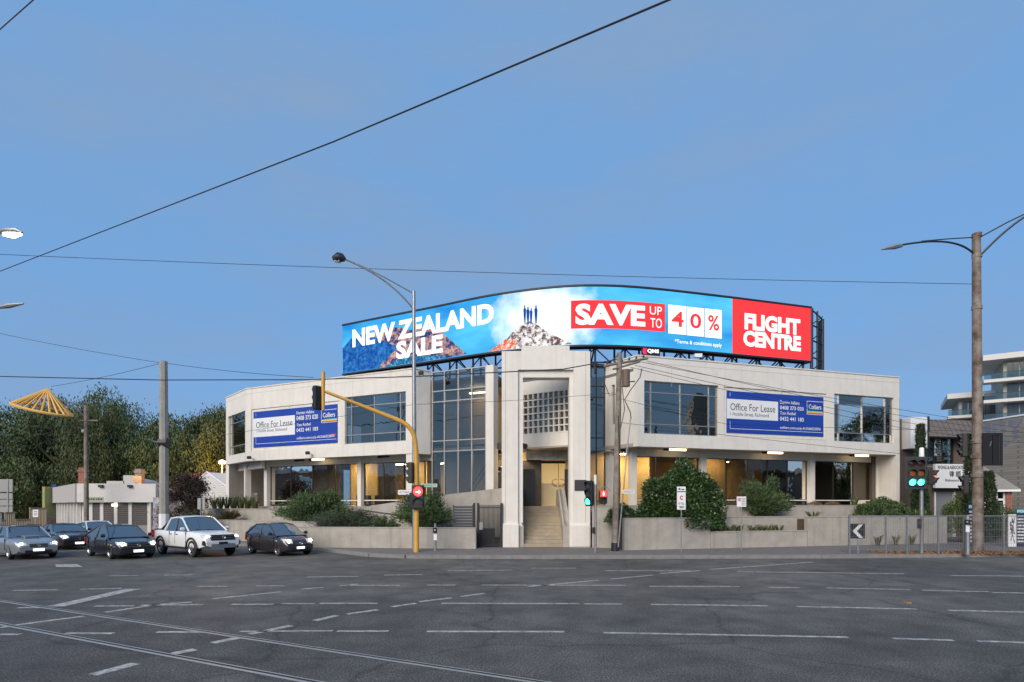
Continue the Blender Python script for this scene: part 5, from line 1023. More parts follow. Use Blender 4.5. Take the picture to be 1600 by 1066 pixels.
# grey blockwork building with faded painted letters
KW = Plane(P(1532, 800, 47)[:2], P(1660, 800, 41)[:2]); kb_ = thing('blockwork_building', 'grey concrete-block building with faded blue painted lettering', 'building', KW.pt(3, 0))
kz = lambda px, y: KW.uz(px, y)[1]; ku = lambda px: KW.uz(px, 700)[0]; ktop = kz(1570, 654)
MB().slab(KW, 0, KW.len + 6, 0, ktop, 0, -8).build('wall', M_block, kb_); MB().slab(KW, -.1, KW.len + 6, ktop, ktop + .12, .06, -.4).build('parapet', M_signw, kb_)
M_fade = mat('faded_paint', (.12, .15, .21), .9, noise=((.25, .235, .21), .7), scale=1.5)
for pts in ([(1537, 665), (1548, 662), (1549, 670), (1546, 690), (1541, 690), (1542, 673), (1537, 674)], [(1551, 661), (1572, 658), (1572, 676), (1566, 677), (1566, 668), (1558, 669), (1558, 679), (1551, 680)], [(1575, 658), (1597, 655), (1597, 662), (1589, 664), (1590, 686), (1582, 689), (1582, 665), (1575, 666)], [(1566, 682), (1578, 680), (1577, 693), (1571, 699), (1566, 694)]):
    MB().add([KW.pt(ku(x), kz(x, y), .006) for x, y in pts], [tuple(range(len(pts)))]).build('painted_letter', M_fade, kb_)
# small tiled house with verandah
HP = Plane(P(1528, 800, 40)[:2], P(1600, 800, 38.6)[:2]); hs = thing('tiled_roof_house', 'small house with grey hipped roof and red brick pier', 'house', HP.pt(1.5, 0)); hz_ = lambda px, y: HP.uz(px, y)[1]; hu = lambda px: HP.uz(px, 760)[0]
e0_, e1_, ez = hu(1520), hu(1594), hz_(1560, 765); rz_ = hz_(1540, 733)
MB().add([HP.pt(e0_, ez, .3), HP.pt(e1_, ez, .3), HP.pt(e1_, ez, -4.5), HP.pt(e0_, ez, -4.5), HP.pt(e0_, rz_ + .35, -2.0), HP.pt(hu(1541), rz_ + .3, -2.0)], [(0, 1, 5, 4), (1, 2, 5), (2, 3, 4, 5), (3, 0, 4), (0, 3, 2, 1)]).build('roof', M_tile, hs)
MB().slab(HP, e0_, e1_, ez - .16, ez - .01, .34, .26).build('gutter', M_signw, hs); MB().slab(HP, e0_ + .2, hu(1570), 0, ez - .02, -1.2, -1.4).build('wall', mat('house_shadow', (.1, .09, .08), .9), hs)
MB().slab(HP, hu(1572), hu(1581), 0, ez - .02, .05, -.5).build('brick_pier', M_brick, hs)
for px in (1538, 1547, 1557.5, 1569.5): MB().slab(HP, hu(px) - .06, hu(px) + .06, .3, ez - .02, -.1, -.22).build('verandah_post', M_signw, hs)
MB().slab(HP, hu(1537), hu(1571), ez - .75, ez - .62, -.1, -.2).build('verandah_rail', M_signw, hs)
for a, b_ in ((1549, 1556), (1560, 1568)):
    fw_ = MB().slab(HP, hu(a), hu(b_), 1.3, ez - .85, -.9, -1.0).build('window', M_signw, hs); MB().slab(HP, hu(a) + .08, hu(b_) - .08, 1.4, ez - .95, -.89, -.86).build('pane', M_dframe, fw_)
# poster boards behind the fence
for (x0, x1, y0, y1, txt, lab, cm) in ((1576, 1588, 804, 844, None, 'white poster board with black graffiti at the right edge', M_signw), (1588.5, 1606, 796, 844, ('FOR',), 'dark poster board with pale lettering at the right edge', mat('poster_navy', (.02, .025, .05), .6)), (1513.5, 1522.5, 789, 838, ('FO',), 'narrow dark poster behind the rusty pole', MATS['poster_navy'] if 'poster_navy' in MATS else M_black)):
    q = Plane(P(x0, 820, 31.5)[:2], P(x1, 820, 31.5)[:2]); z0, z1 = .15, P(0, y0, 31.5).z; t = thing('poster_board', lab, 'sign', q.pt(q.len / 2, z0)); MB().slab(q, 0, q.len, z0, z1, .0, -.06).build('board', cm, t)
    if txt:
        MB().slab(q, 0, q.len, z1 - .2, z1, .004, .001).build('header', mat('poster_cyan', (.03, .3, .42), .6), t); text_on('lettering', txt[0], q, .06 * q.len, .9 * q.len, z1 - .17, z1 - .04, .008, M_signw, t, .02); print_lines(q, .08 * q.len, .92 * q.len, z0 + .2, z1 - .28, .006, M_signw, t, 9, 11)
    else:
        g_ = MB()
        for k in range(7):
            a = [(random.uniform(.1, .9) * q.len, random.uniform(z0 + .2, z1 - .1)) for _ in range(4)]; g_.tube(bez(*[q.pt(u, z, .01) for u, z in a], 8), .018, 4)
        stuff(g_.build('graffiti', M_ink, t))
# apartment blocks far behind
M_apw = mat('apartment_white', (.6, .585, .56), .7); M_apg = mat('apartment_beige', (.42, .38, .32), .8); M_gl2 = mat('apartment_glass', (.04, .055, .06), .08, spec=.9); M_bal = glass('balcony_glass', (.6, .68, .68), .12); M_wood = mat('apartment_timber', (.3, .12, .06), .7)
def apartment(label, px0, px1, Z, roofy, floors, fh, over, step):
    a = P(px0, 700, Z); zt = P(0, roofy, Z).z; q = Plane((a.x, a.y), (a.x + .84, a.y - .54)); W = q.uz(px1, 700)[0]; t = thing('apartment_block', label, 'building', (a.x + W / 2, a.y, 0))
    MB().slab(q, over, W, 0, zt - .3, -1.6, -14).build('wall', M_apg, t); MB().slab(q, -.2, W + .3, zt - .45, zt + .45, .3, -14).build('roof_slab', M_apw, t)
    for k in range(floors):
        z = zt - .4 - fh * (k + 1); MB().slab(q, -.1, W * .62, z - .35, z + .15, .25, -2).build('balcony_slab', M_apw, t)
        MB().slab(q, -.05, W * .6, z + .15, z + 1.15, .2, .17).build('balustrade', M_bal, t); MB().tube([q.pt(-.05, z + 1.17, .19), q.pt(W * .6, z + 1.17, .19)], .03, 5).build('handrail', M_dframe, t)
        for i in range(2):
            u0_ = over + .5 + i * (W * .5 - over) / 2; w1 = MB().slab(q, u0_, u0_ + (W * .5 - over) / 2 - .15, z + .15, z + fh - .5, -1.55, -1.58).build('window', M_gl2, t); MB().slab(q, u0_ + .7, u0_ + .76, z + .15, z + fh - .5, -1.54, -1.5).build('mullion', M_dframe, w1)
        MB().slab(q, W * .52, W * .6, z + .15, z + fh - .4, -1.5, -1.57).build('infill_panel', M_wood if k == step else M_apw, t)
        for i in range(3):
            u0_ = W * .64 + i * W * .12; w1 = MB().slab(q, u0_, u0_ + W * .11, z + .2, z + fh - .25, -.1, -1.6).build('window', M_gl2, t); MB().slab(q, u0_ - .05, u0_ + .05, z, z + fh, -.02, -.3).build('mullion', M_dframe, w1)
        MB().slab(q, W * .62, W, z - .25, z + .12, .05, -1.6).build('spandrel', M_dframe, t)
apartment('tall white apartment block with glass balconies at the right edge', 1538, 1690, 95, 560, 4, 3.35, 2.6, 2); apartment('lower flat-roofed apartment block behind the rusty pole', 1482, 1560, 105, 620, 3, 3.3, 1.6, 1)
# ------------------------------------------------------------------ buildings and street furniture on the left
SH = Plane(P(126, 800, 43)[:2], P(247, 800, 43.5)[:2]); SW = Plane(P(86, 800, 54)[:2], P(126, 800, 43)[:2]); shp = thing('corner_shop', 'single-storey white corner shop with roller shutters and broad fascia', 'shop', SH.pt(2, 0)); f0, f1 = P(0, 785, 43.2).z, P(0, 756, 43.2).z
M_shop = mat('shop_white', (.6, .58, .56), .75, noise=((.48, .46, .43), .5), scale=1.2); M_shut = mat('roller_shutter', (.075, .07, .068), .6)
MB().slab(SH, -.05, SH.len, f0, f1, .35, 0).build('fascia', M_shop, shp); MB().slab(SW, 0, SW.len + .1, f0, f1, .35, 0).build('side_fascia', mat('shop_grey', (.42, .4, .385), .75), shp)
MB().prism([pp(SH, 0, -.3), pp(SH, SH.len, -.3), pp(SH, SH.len, -9), pp(SW, 0, -.3)], 0, f1 - .3).build('wall', M_shop, shp)
su = lambda px: SH.uz(px, 800)[0]
for a, b_ in ((144, 158), (160, 179), (183, 201), (206, 230)):
    ru = MB()
    for i in range(12): z = .9 + i * (f0 - .95) / 12; ru.slab(SH, su(a), su(b_), z, z + (f0 - .95) / 12 - .012, -.02, -.06 - .02 * (i % 2))
    stuff(ru.build('shutter', M_shut, shp))
for px in (142, 159, 181, 203.5, 233): MB().slab(SH, su(px) - .12, su(px) + .12, 0, f0, .02, -.28).build('pilaster', M_shop, shp)
MB().slab(SH, 0, SH.len, 0, .9, -.02, -.3).build('stall_riser', mat('riser_grey', (.25, .245, .24), .8), shp)
for i in range(9): u = SW.len * (i + .3) / 9; MB().slab(SW, u, u + .32, 0, f0, .12, -.1).build('slat', M_shop, shp)
MB().slab(SH, su(143), su(166), f0 + .05, f0 + .4, .37, .352).build('name_board', mat('board_sage', (.34, .36, .29), .7), shp)
print_lines(SH, su(144), su(165), f0 + .1, f0 + .36, .376, M_ink, shp, 1, 3)
for px in (163, 208): MB().slab(SH, su(px) - .15, su(px) + .15, f1 - .28, f1 - .1, .52, .352).build('flood_light', M_black, shp)
MB().slab(SH, su(178), su(184), f0 - .3, f0 - .12, .3, .02).build('twin_lamp', emis('bulkhead', (1, .9, .7), 1.5), shp)
MB().tube([SH.pt(su(237.5), 0, .2), SH.pt(su(237.5), f1, .2)], .07, 8).build('downpipe', M_shop, shp)
for (px, w_, yt, nm, z_) in ((129.5, .42, 731, 'chimney', 47), (218.5, .48, 733, 'chimney', 47)):
    c = P(px, yt, z_); m = MB().box((c.x, c.y, (c.z + f1 - .4) / 2), (w_, w_, c.z - f1 + .4)); ch = m.build(nm, M_brick if px < 150 else blocks('tan_brick', (.4, .3, .22), (.33, .24, .18), (.3, .27, .23), 2.2), shp)
    MB().box((c.x, c.y, c.z - .25), (w_ + .12, w_ + .12, .2)).build('chimney_band', MATS['tan_brick'] if px > 150 else M_brick, ch)
for px, w_, h_ in ((187, 1.4, .35), (207, .8, .8)): c = P(px, 752, 46); MB().box((c.x, c.y, f1 + h_ / 2 - .05), (w_, 1, h_)).build('roof_unit', M_frame, shp)
MB().add([P(205, 758, 46), P(250, 758, 46), P(245, 752, 49), P(226, 748, 49)], [(0, 1, 2, 3)]).build('roof_sheet', M_frame, shp)
# graffitied wall beside the shop and graffiti panel right of it
g0 = Plane(P(70, 800, 52)[:2], P(88, 800, 53)[:2]); gw_ = thing('graffiti_wall', 'green and yellow graffitied wall left of the white shop', 'wall', g0.pt(.5, 0)); MB().slab(g0, 0, g0.len, 0, 4.1, 0, -.3).build('wall_panel', mat('graffiti_green', (.18, .25, .14), .8, noise=((.35, .3, .08), .9), scale=.9), gw_)
MB().add([g0.pt(g0.len * .55, 4.3, .02), g0.pt(g0.len * .95, 4.4, .02), g0.pt(g0.len * .8, 3.0, .02), g0.pt(g0.len * .7, 2.2, .02)], [(0, 1, 2, 3)]).build('blue_tag', mat('graffiti_blue', (.02, .18, .5), .7), gw_)
MB().slab(g0, 0, g0.len, .02, 1.6, .01, .004).build('mural_base', mat('graffiti_rust', (.16, .1, .09), .8, noise=((.3, .27, .24), .9), scale=2.5), gw_)
q = Plane(P(239, 800, 42.6)[:2], P(251, 800, 42.6)[:2]); gp = thing('graffiti_panel', 'grey panel with white graffiti right of the shop', 'wall', q.pt(.2, 0)); MB().slab(q, 0, q.len, 0, 3.0, 0, -.2).build('panel', mat('graffiti_grey', (.18, .19, .22), .8, noise=((.55, .55, .6), .9), scale=3.2), gp)
# stepped railing, small sign and the backs of road signs at the left edge
q = Plane(P(-20, 810, 40)[:2], P(74, 810, 46)[:2]); sr = thing('stair_railing', 'timber stepped railing under the trees at the left edge', 'fence', q.pt(3, 0)); m = MB()
for i in range(34):
    u = q.len * i / 34; zt = 1.35 + (.55 if 8 < i < 15 else (.85 if i > 22 else 0)); m.slab(q, u, u + .07, .3, zt, .03, -.03)
stuff(m.build('palings', mat('pale_timber', (.3, .24, .18), .85), sr))
for a, b_, z in ((0, .26, 1.3), (.26, .44, 1.85), (.44, .68, 1.3), (.68, 1, 2.15)): MB().slab(q, q.len * a, q.len * b_, z, z + .09, .06, -.06).build('handrail', MATS['pale_timber'], sr)
b = G(56, 838, .15); t = thing('notice_sign', 'small white notice on a post under the trees', 'sign', b); pole(t, b, P(56, 797, b.y), .03, .03, M_steel); q = Plane(P(52, 800, b.y)[:2], P(60.5, 800, b.y)[:2]); MB().slab(q, 0, q.len, P(0, 808, b.y).z, P(0, 796.5, b.y).z, .05, .035).build('plate', M_signw, t); print_lines(q, q.len * .2, q.len * .85, P(0, 806, b.y).z, P(0, 798, b.y).z, .055, M_pgrey, t, 3, 4)
b = Vector((P(4, 800, 33).x, 33, .15)); t = thing('sign_back', 'grey backs of stacked road signs at the left edge', 'sign', b); M_sb = mat('sign_back_grey', (.3, .3, .29), .5, .4)
for px in (2, ): pole(t, (P(px, 0, 33).x, 33, .15), (P(px, 0, 33).x, 33, 3.6), .04, .04, M_steel)
q = Plane(P(-18, 800, 32.9)[:2], P(20, 800, 32.9)[:2])
for y0, y1 in ((749, 769), (771, 780), (781, 790.5), (791.5, 800.5)): MB().slab(q, 0, q.len, P(0, y1, 32.9).z, P(0, y0, 32.9).z, .02, -.02).build('panel', M_sb, t, bevel=.01)
for px in (-4, 13): MB().slab(q, q.uz(px, 800)[0] - .03, q.uz(px, 800)[0] + .03, P(0, 800, 32.9).z, P(0, 750, 32.9).z, .05, .022).build('stiffener', M_sb, t)
b = G(314, 838, .15); b = Vector((P(314, 0, 36).x, 36, .15)); t = thing('sign_back', 'grey back of a road sign right of the concrete pole', 'sign', b); pole(t, b, P(314, 779, 36), .035, .035, M_steel); q = Plane(P(308, 790, 36)[:2], P(319.5, 790, 36)[:2]); MB().slab(q, 0, q.len, P(0, 796, 36).z, P(0, 778.5, 36).z, -.04, -.06).build('panel', M_sb, t)
# weatherboard gable house and orange street light
WB = Plane(P(322, 800, 50)[:2], P(378, 800, 47.5)[:2]); wh = thing('weatherboard_house', 'white weatherboard lean-to with sloping roof at the office corner', 'house', WB.pt(1.5, 0)); u1 = WB.len
zt0, zt1 = WB.uz(326, 738)[1], WB.uz(378, 779)[1]; rows_ = 16
MB().ext([WB.pt(-2, 0), WB.pt(-2, zt0 - 1.1), WB.pt(.2, zt0), WB.pt(u1, zt1), WB.pt(u1, 0)], -WB.n * 4).build('wall', mat('weatherboard', (.6, .59, .57), .7), wh)
for i in range(rows_):
    z = 1.9 + i * .2; ua_, ub_ = (-2 if z < zt0 - 1.15 else -2 + (z - zt0 + 1.1) / 1.1 * 2.2), (u1 if z < zt1 else u1 - (z - zt1) / (zt0 - zt1) * (u1 - .2))
    if z + .16 > zt0 or ub_ - ua_ < .3: continue
    MB().hexa([WB.pt(ua_, z, .05), WB.pt(ub_, z, .05), WB.pt(ub_, z, .0), WB.pt(ua_, z, .0)], [WB.pt(ua_, z + .19, .015), WB.pt(ub_ - .16, z + .19, .015), WB.pt(ub_ - .16, z + .19, .0), WB.pt(ua_, z + .19, .0)]).build('weatherboard', MATS['weatherboard'], wh)
MB().tube([WB.pt(-2, zt0 - 1.06, .06), WB.pt(.2, zt0 + .04, .06), WB.pt(u1 + .1, zt1 + .04, .06)], .07, 6).build('barge_board', M_signw, wh)
fr_ = thing('picket_fence', 'white picket balustrade under the office corner', 'fence', WB.pt(u1 + .5, 2)); m = MB()
for i in range(12): m.slab(WB, u1 + .05 + i * .16, u1 + .11 + i * .16, 2.1, 3.35, .02, -.02)
stuff(m.build('pickets', M_signw, fr_)); MB().slab(WB, u1, u1 + 2, 3.3, 3.38, .03, -.03).build('rail', M_signw, fr_)
b = Vector((P(347, 0, 55).x, 55, 0)); t = thing('orange_street_light', 'small street lamp glowing orange behind the office corner', 'street lamp', b); pole(t, b, P(347, 724, 55), .06, .05, M_steel); MB().tube([P(342.5, 723, 55), P(347, 721.5, 55), P(351.5, 723, 55)], [.12, .18, .12], 8).build('lamp', emis('sodium', (1, .42, .08), 14), t, True)
lo = bpy.data.lights.new('sodium_light', 'POINT'); lo.energy = 900; lo.color = (1, .45, .1); lo.shadow_soft_size = .3; oo = bpy.data.objects.new('sodium_light', lo); C.objects.link(oo); oo.parent = t; oo.location = P(347, 727, 54.2) - b
c = P(356, 745, 58); bh = tag(thing('brick_house', 'red-roofed brick house half hidden at the office corner', 'house', (c.x, c.y, 0)), 'red-roofed brick house half hidden at the office corner', 'house')
MB().box((c.x, c.y + 2, 2.6), (7, 4, 5.2)).build('wall', M_brick, bh); MB().box((c.x, c.y - .02, 4.3), (1.0, .1, 1.2)).build('window', M_dframe, bh); MB().prism([(c.x - 3.8, c.y - .4), (c.x + 3.8, c.y - .4), (c.x + 3.8, c.y + 4.4), (c.x - 3.8, c.y + 4.4)], 5.2, [5.4, 5.4, 6.6, 6.6]).build('roof', mat('red_roof', (.3, .07, .05), .8), bh)
# conical hat sculpture on its timber pole
ZH = 41.0; b = Vector((P(135, 0, ZH).x, ZH, .1)); t = thing('timber_pole', 'grey timber pole carrying the conical hat sculpture', 'power pole', b); pole(t, b, P(134.5, 634, ZH), .16, .13, M_timber)
MB().tube([P(120, 657.5, ZH - .2), P(153, 657.5, ZH + .2)], .06, 6).build('crossarm', M_timber, t); MB().tube([P(137.5, 830, ZH - .15), P(137.5, 660, ZH - .15)], .035, 6).build('conduit', M_dframe, t)
MB().tube(bez(P(131, 650, ZH), P(120, 638, ZH - .3), P(108, 630, ZH - .5), P(92, 624, ZH - .8)), .04).build('bracket_arm', M_steel, t); MB().tube([P(131, 634.5, ZH), P(92, 624, ZH - .8)], .035).build('bracket_arm', M_steel, t)
MB().tube([P(128, 674, ZH - .1), P(131, 673, ZH)], .1, 8).build('lamp', M_signw, t)
apex = P(74.3, 607.5, ZH - 1); cL, cR = P(21.4, 629, ZH - 1.0), P(108.8, 650, ZH - 1.0); cen = (cL + cR) / 2; ax = (apex - cen).normalized(); ea = (cR - cL).normalized(); ra = (cR - cL).length / 2; eb = ax.cross(ea).normalized()
eb = (eb + Vector((0, 0, .0))).normalized(); tilt = .42
ht = thing('hat_sculpture', 'ochre conical hat frame sculpture hung beside the timber pole', 'sculpture', cen); ebv = (Vector((.05, -.97, -.17))).normalized(); rb = ra * .62
ring = [cen + ea * ra * math.cos(2 * math.pi * i / 40) + ebv * rb * math.sin(2 * math.pi * i / 40) for i in range(41)]; M_hat = mat('hat_yellow', (.66, .38, .09), .5)
MB().tube(ring, .1, 6).build('rim', M_hat, ht, True)
for i in range(22): p = cen + ea * ra * math.cos(2 * math.pi * i / 22) + ebv * rb * math.sin(2 * math.pi * i / 22); MB().tube([apex, p], [.05, .07], 5).build('rib', M_hat, ht)
r2 = [apex.lerp(p, .62) for p in ring]; MB().tube(r2[20:41], .06, 5).build('inner_ring', M_hat, ht)
# ------------------------------------------------------------------ vehicles waiting at the stop line
M_cglass = mat('car_glass', (.03, .036, .042), .05, spec=1); M_tyre = mat('tyre', (.015, .015, .015), .85); M_rim = mat('alloy', (.5, .5, .52), .3, .9); M_chrome = mat('chrome', (.7, .7, .7), .12, 1)
MATS['car_glass'].node_tree.nodes['Principled BSDF'].inputs['IOR'].default_value = 2.1
E_head = emis('headlamp', (1, .86, .58), 9); M_hl = mat('headlamp_glass', (.6, .6, .6), .1); M_tail = mat('tail_lamp', (.35, .01, .01), .2); M_pltw = mat('plate_white', (.42, .42, .4), .5); M_plt = mat('plate_dark', (.02, .02, .025), .4)
def lathe(m, c, prof, n=28):
    """prof = [(radius, y)] revolved about the local y axis at c"""
    k = len(prof); vs = [(c[0] + r * math.cos(2 * math.pi * i / n), c[1] + y, c[2] + r * math.sin(2 * math.pi * i / n)) for i in range(n) for r, y in prof]
    return m.add(vs, [(i * k + j, i * k + j + 1, ((i + 1) % n) * k + j + 1, ((i + 1) % n) * k + j) for i in range(n) for j in range(k - 1)])
def car(label, cat, loc, ang, paint, L, W, top, zb, cab, roof, wb, wr, wheels, rw, name='parked_car', hl=(.62, .82, .34), plate=M_pltw, grille=(.5, .72, .55), chrome=False, extra=None, lit=True):
    """local axes: x forward, y left. top = lower-body top outline [(x,z)] tail to nose; cab = (x of rear base, x of windscreen base); roof = [(x,z)] tail to nose of the greenhouse"""
    t = thing(name, label, cat, loc, 'cars waiting at the stop line'); t.rotation_euler.z = R(-ang); ROOT[t] = Vector((0, 0, 0))
    tx, tz = zip(*top); xs = sorted({*np.linspace(-L / 2, L / 2, 34), *tx}); body = MB(); K = 0; rings = []
    for x in xs:
        e = abs(x) / (L / 2); w_ = W / 2 * (1 - .17 * e ** 7 - .035 * e ** 2); zt_ = float(np.interp(x, tx, tz)); b0 = zb + .12 * max(0, (e - .82) / .18); sh = .0 if e < .97 else .05
        half = [(w_ * .82, b0), (w_ * .955, b0 + .05), (w_ * .985, b0 + .2), (w_ * .998, b0 + (zt_ - b0) * .52), (w_, b0 + (zt_ - b0) * .66), (w_ * .975, b0 + (zt_ - b0) * .86), (w_ * .93, zt_ - .03), (w_ * .86, zt_), (w_ * .5, zt_ + .018), (0, zt_ + .025)]
        rings.append([(x, -y, z) for y, z in half] + [(x, y, z) for y, z in half[-2::-1]])
    k = len(rings[0]); body.add([p for r in rings for p in r], [(i * k + j, (i + 1) * k + j, (i + 1) * k + j + 1, i * k + j + 1) for i in range(len(rings) - 1) for j in range(k - 1)] + [(i * k, i * k + k - 1, (i + 1) * k + k - 1, (i + 1) * k) for i in range(len(rings) - 1)] + [tuple(range(k)), tuple((len(rings) - 1) * k + j for j in range(k - 1, -1, -1))])
    bo = body.build('body', paint, t, True); bo.data.materials.append(M_black)
    cuts = []
    for x in wheels:          # wheel arches cut out of the body
        c = MB(); lathe(c, (x, 0, rw), [(.001, -W), (rw * 1.17, -W), (rw * 1.17, W), (.001, W)], 32); co_ = c.build('cut', M_black); cuts.append(co_)
        md = bo.modifiers.new('arch', 'BOOLEAN'); md.operation = 'DIFFERENCE'; md.object = co_; md.solver = 'EXACT'
        try: md.material_mode = 'TRANSFER'
        except Exception: pass
    dg = bpy.context.evaluated_depsgraph_get(); dg.update(); me = bpy.data.meshes.new_from_object(bo.evaluated_get(dg)); bo.modifiers.clear(); bo.data = me
    for c in cuts: bpy.data.objects.remove(c)
    try: me.set_sharp_from_angle(angle=R(35))
    except Exception: pass
    # underside and inner arches
    MB().box((0, 0, zb + .06), (L * .86, W * .62, .1)).build('underbody', M_black, t)
    # greenhouse
    rx, rz_ = zip(*roof); gx = sorted({*np.linspace(cab[0], cab[1], 22), *[x for x in rx if cab[0] <= x <= cab[1]]}); zr_max = max(rz_); g = MB(); rg = []; pan = MB(); rp_ = []
    for x in gx:
        zr_ = float(np.interp(x, rx, rz_)); zbt = float(np.interp(x, tx, tz)); f = min(1, max(0, (zr_ - zbt) / (zr_max - zbt))); yw = wb + (wr - wb) * f
        zr_ = max(zr_, zbt + .004); rg.append([(x, -wb * W / 2 * .99, zbt - .03), (x, -yw * W / 2, zr_ - .03 * f), (x, -yw * W / 2 * .82, zr_), (x, 0, zr_ + .025 * f), (x, yw * W / 2 * .82, zr_), (x, yw * W / 2, zr_ - .03 * f), (x, wb * W / 2 * .99, zbt - .03)])
        if zr_ > zr_max - .085: rp_.append([(x, s * yw * W / 2 * q + (s * .012 if q > .9 else 0), zr_ + dz) for s, q, dz in ((-1, 1.0, -.075), (-1, .995, -.02), (-1, .82, .012), (0, 0, .04), (1, .82, .012), (1, .995, -.02), (1, 1.0, -.075))])
    k = 7; g.add([p for r in rg for p in r], [(i * k + j, (i + 1) * k + j, (i + 1) * k + j + 1, i * k + j + 1) for i in range(len(rg) - 1) for j in range(k - 1)]); g.build('window_glass', M_cglass, t, True)
    pan.add([p for r in rp_ for p in r], [(i * k + j, (i + 1) * k + j, (i + 1) * k + j + 1, i * k + j + 1) for i in range(len(rp_) - 1) for j in range(k - 1)]); ro = pan.build('roof_panel', paint, t, True)
    zA = float(np.interp(cab[1], tx, tz)); xf = max(x for x, z in roof if z > zr_max - .09); xr = min(x for x, z in roof if z > zr_max - .09); zC = float(np.interp(cab[0], tx, tz))
    def rz(x): return float(np.interp(x, rx, rz_))
    for s in (-1, 1):
        MB().tube([(cab[1] + .02, s * wb * W / 2 * .98, zA - .01), (xf, s * wr * W / 2, rz(xf) - .03)], .038, 6).build('front_pillar', paint, t, True)
        MB().tube([(cab[0] - .02, s * wb * W / 2 * .97, zC - .01), (xr, s * wr * W / 2 * .99, rz(xr) - .03)], [.07, .05], 6).build('rear_pillar', paint, t, True)
        xm = (cab[0] + cab[1]) / 2 - .05; zm = float(np.interp(xm, tx, tz)); MB().tube([(xm, s * wb * W / 2 * 1.0, zm - .02), (xm - .06, s * wr * W / 2 * 1.005, rz(xm) - .05)], .032, 6).build('middle_pillar', M_black, t)
        xm2 = cab[1] - .28; zm2 = float(np.interp(xm2, tx, tz)); mr = MB(); lathe(mr, (0, 0, 0), [(.0, -.09), (.085, -.07), (.1, 0), (.085, .07), (0, .09)], 12); mr.v = [Vector((p.x * .55 + xm2, p.y * 1.15 + s * (wb * W / 2 + .14), p.z * .85 + zm2 + .1)) for p in mr.v]; mr.build('mirror', paint, t, True)
        for xd in (cab[1] - .15, xm, cab[0] + .55):          # door seams
            zd_ = float(np.interp(xd, tx, tz)); MB().box((xd, s * W / 2 * .985, (zb + zd_) / 2 + .08), (.008, .045, zd_ - zb - .25)).build('door_seam', M_black, t)
        for xd in (xm + .18, cab[0] + .72): MB().box((xd, s * (W / 2 * .985 + .012), float(np.interp(xd, tx, tz)) - .17), (.18, .03, .03)).build('door_handle', paint if not chrome else M_black, t)
        a, b_, wdt = hl; e_ = L / 2
        yi, yo = s * (W / 2 - wdt - .08), s * W / 2 * .885
        m = MB(); m.hexa([(e_ - .12, yi, a), (e_ + .012, yi, a + .02), (e_ - .16, yo, a + .05), (e_ - .42, yo, a + .08)], [(e_ - .3, yi, b_ - .05), (e_ - .09, yi, b_ - .06), (e_ - .24, yo, b_ - .01), (e_ - .5, yo, b_)]); m.build('headlight', M_hl, t, bevel=.02)
        MB().tube([(e_ - .1, (yi + yo) / 2, (a + b_) / 2), (e_ - .005 - .06, (yi + yo) / 2, (a + b_) / 2)], [.07, .075], 12).build('headlight_bulb', E_head if lit else M_hl, t)
        MB().box((-L / 2 + .06, s * W / 2 * .77, float(np.interp(-L / 2 + .1, tx, tz)) - .2), (.1, .24, .26)).build('tail_light', M_tail, t)
        for x in wheels:
            c = (x, s * (W / 2 - .11), rw); wh_ = MB(); lathe(wh_, c, [(.0, s * .05), (rw * .2, s * .06), (rw * .22, s * .04)], 16); wo = wh_.build('wheel', M_rim, t, True)
            ty = MB(); lathe(ty, c, [(rw * .66, s * .085), (rw * .9, s * .1), (rw * .985, s * .07), (rw, 0), (rw * .985, -s * .09), (rw * .7, -s * .11)]); ty.build('tyre', M_tyre, wo, True)
            ri = MB(); lathe(ri, c, [(rw * .58, s * .05), (rw * .67, s * .088), (rw * .69, s * .07)])
            for q in range(5):
                a5 = 2 * math.pi * q / 5 + .3; d5 = Vector((math.cos(a5), 0, math.sin(a5))); e5 = Vector((-math.sin(a5), 0, math.cos(a5))) * rw * .09; c5 = Vector(c); o1, o2 = Vector((0, s * .03, 0)), Vector((0, s * .072, 0))
                ri.hexa([c5 + d5 * rw * .1 - e5 + o1, c5 + d5 * rw * .1 + e5 + o1, c5 + d5 * rw * .64 + e5 * .8 + o1, c5 + d5 * rw * .64 - e5 * .8 + o1], [c5 + d5 * rw * .1 - e5 + o2, c5 + d5 * rw * .1 + e5 + o2, c5 + d5 * rw * .64 + e5 * .8 + o2, c5 + d5 * rw * .64 - e5 * .8 + o2])
            ri.build('rim', M_rim, wo); dk = MB(); lathe(dk, c, [(0, -s * .0), (rw * .62, -s * .0)], 20); dk.build('brake_shadow', M_black, wo)
    g0_, g1_, gw2 = grille; e_ = L / 2
    m = MB(); m.hexa([(e_ - .1, -gw2 * W / 2, g0_), (e_ - .1, gw2 * W / 2, g0_), (e_ + .018, gw2 * W / 2 * .92, g0_), (e_ + .018, -gw2 * W / 2 * .92, g0_)], [(e_ - .14, -gw2 * W / 2, g1_), (e_ - .14, gw2 * W / 2, g1_), (e_ - .0, gw2 * W / 2 * .94, g1_), (e_ - .0, -gw2 * W / 2 * .94, g1_)]); gr = m.build('grille', M_black, t)
    for i in range(2): z = g0_ + (g1_ - g0_) * (.35 + .4 * i); MB().box((e_ + .012, 0, z), (.03, gw2 * W * .9, .018)).build('grille_bar', M_chrome, gr)
    badge = MB(); lathe(badge, (0, 0, 0), [(0, .0), (.07, 0), (.075, .012)], 16); badge.v = [Vector((e_ + .024 + p.y, p.x, p.z + (g0_ + g1_) / 2 + .01)) for p in badge.v]; badge.build('badge', M_chrome, t)
    MB().box((e_ + .02, 0, g0_ - .13), (.025, .4, .11)).build('number_plate', plate, t)
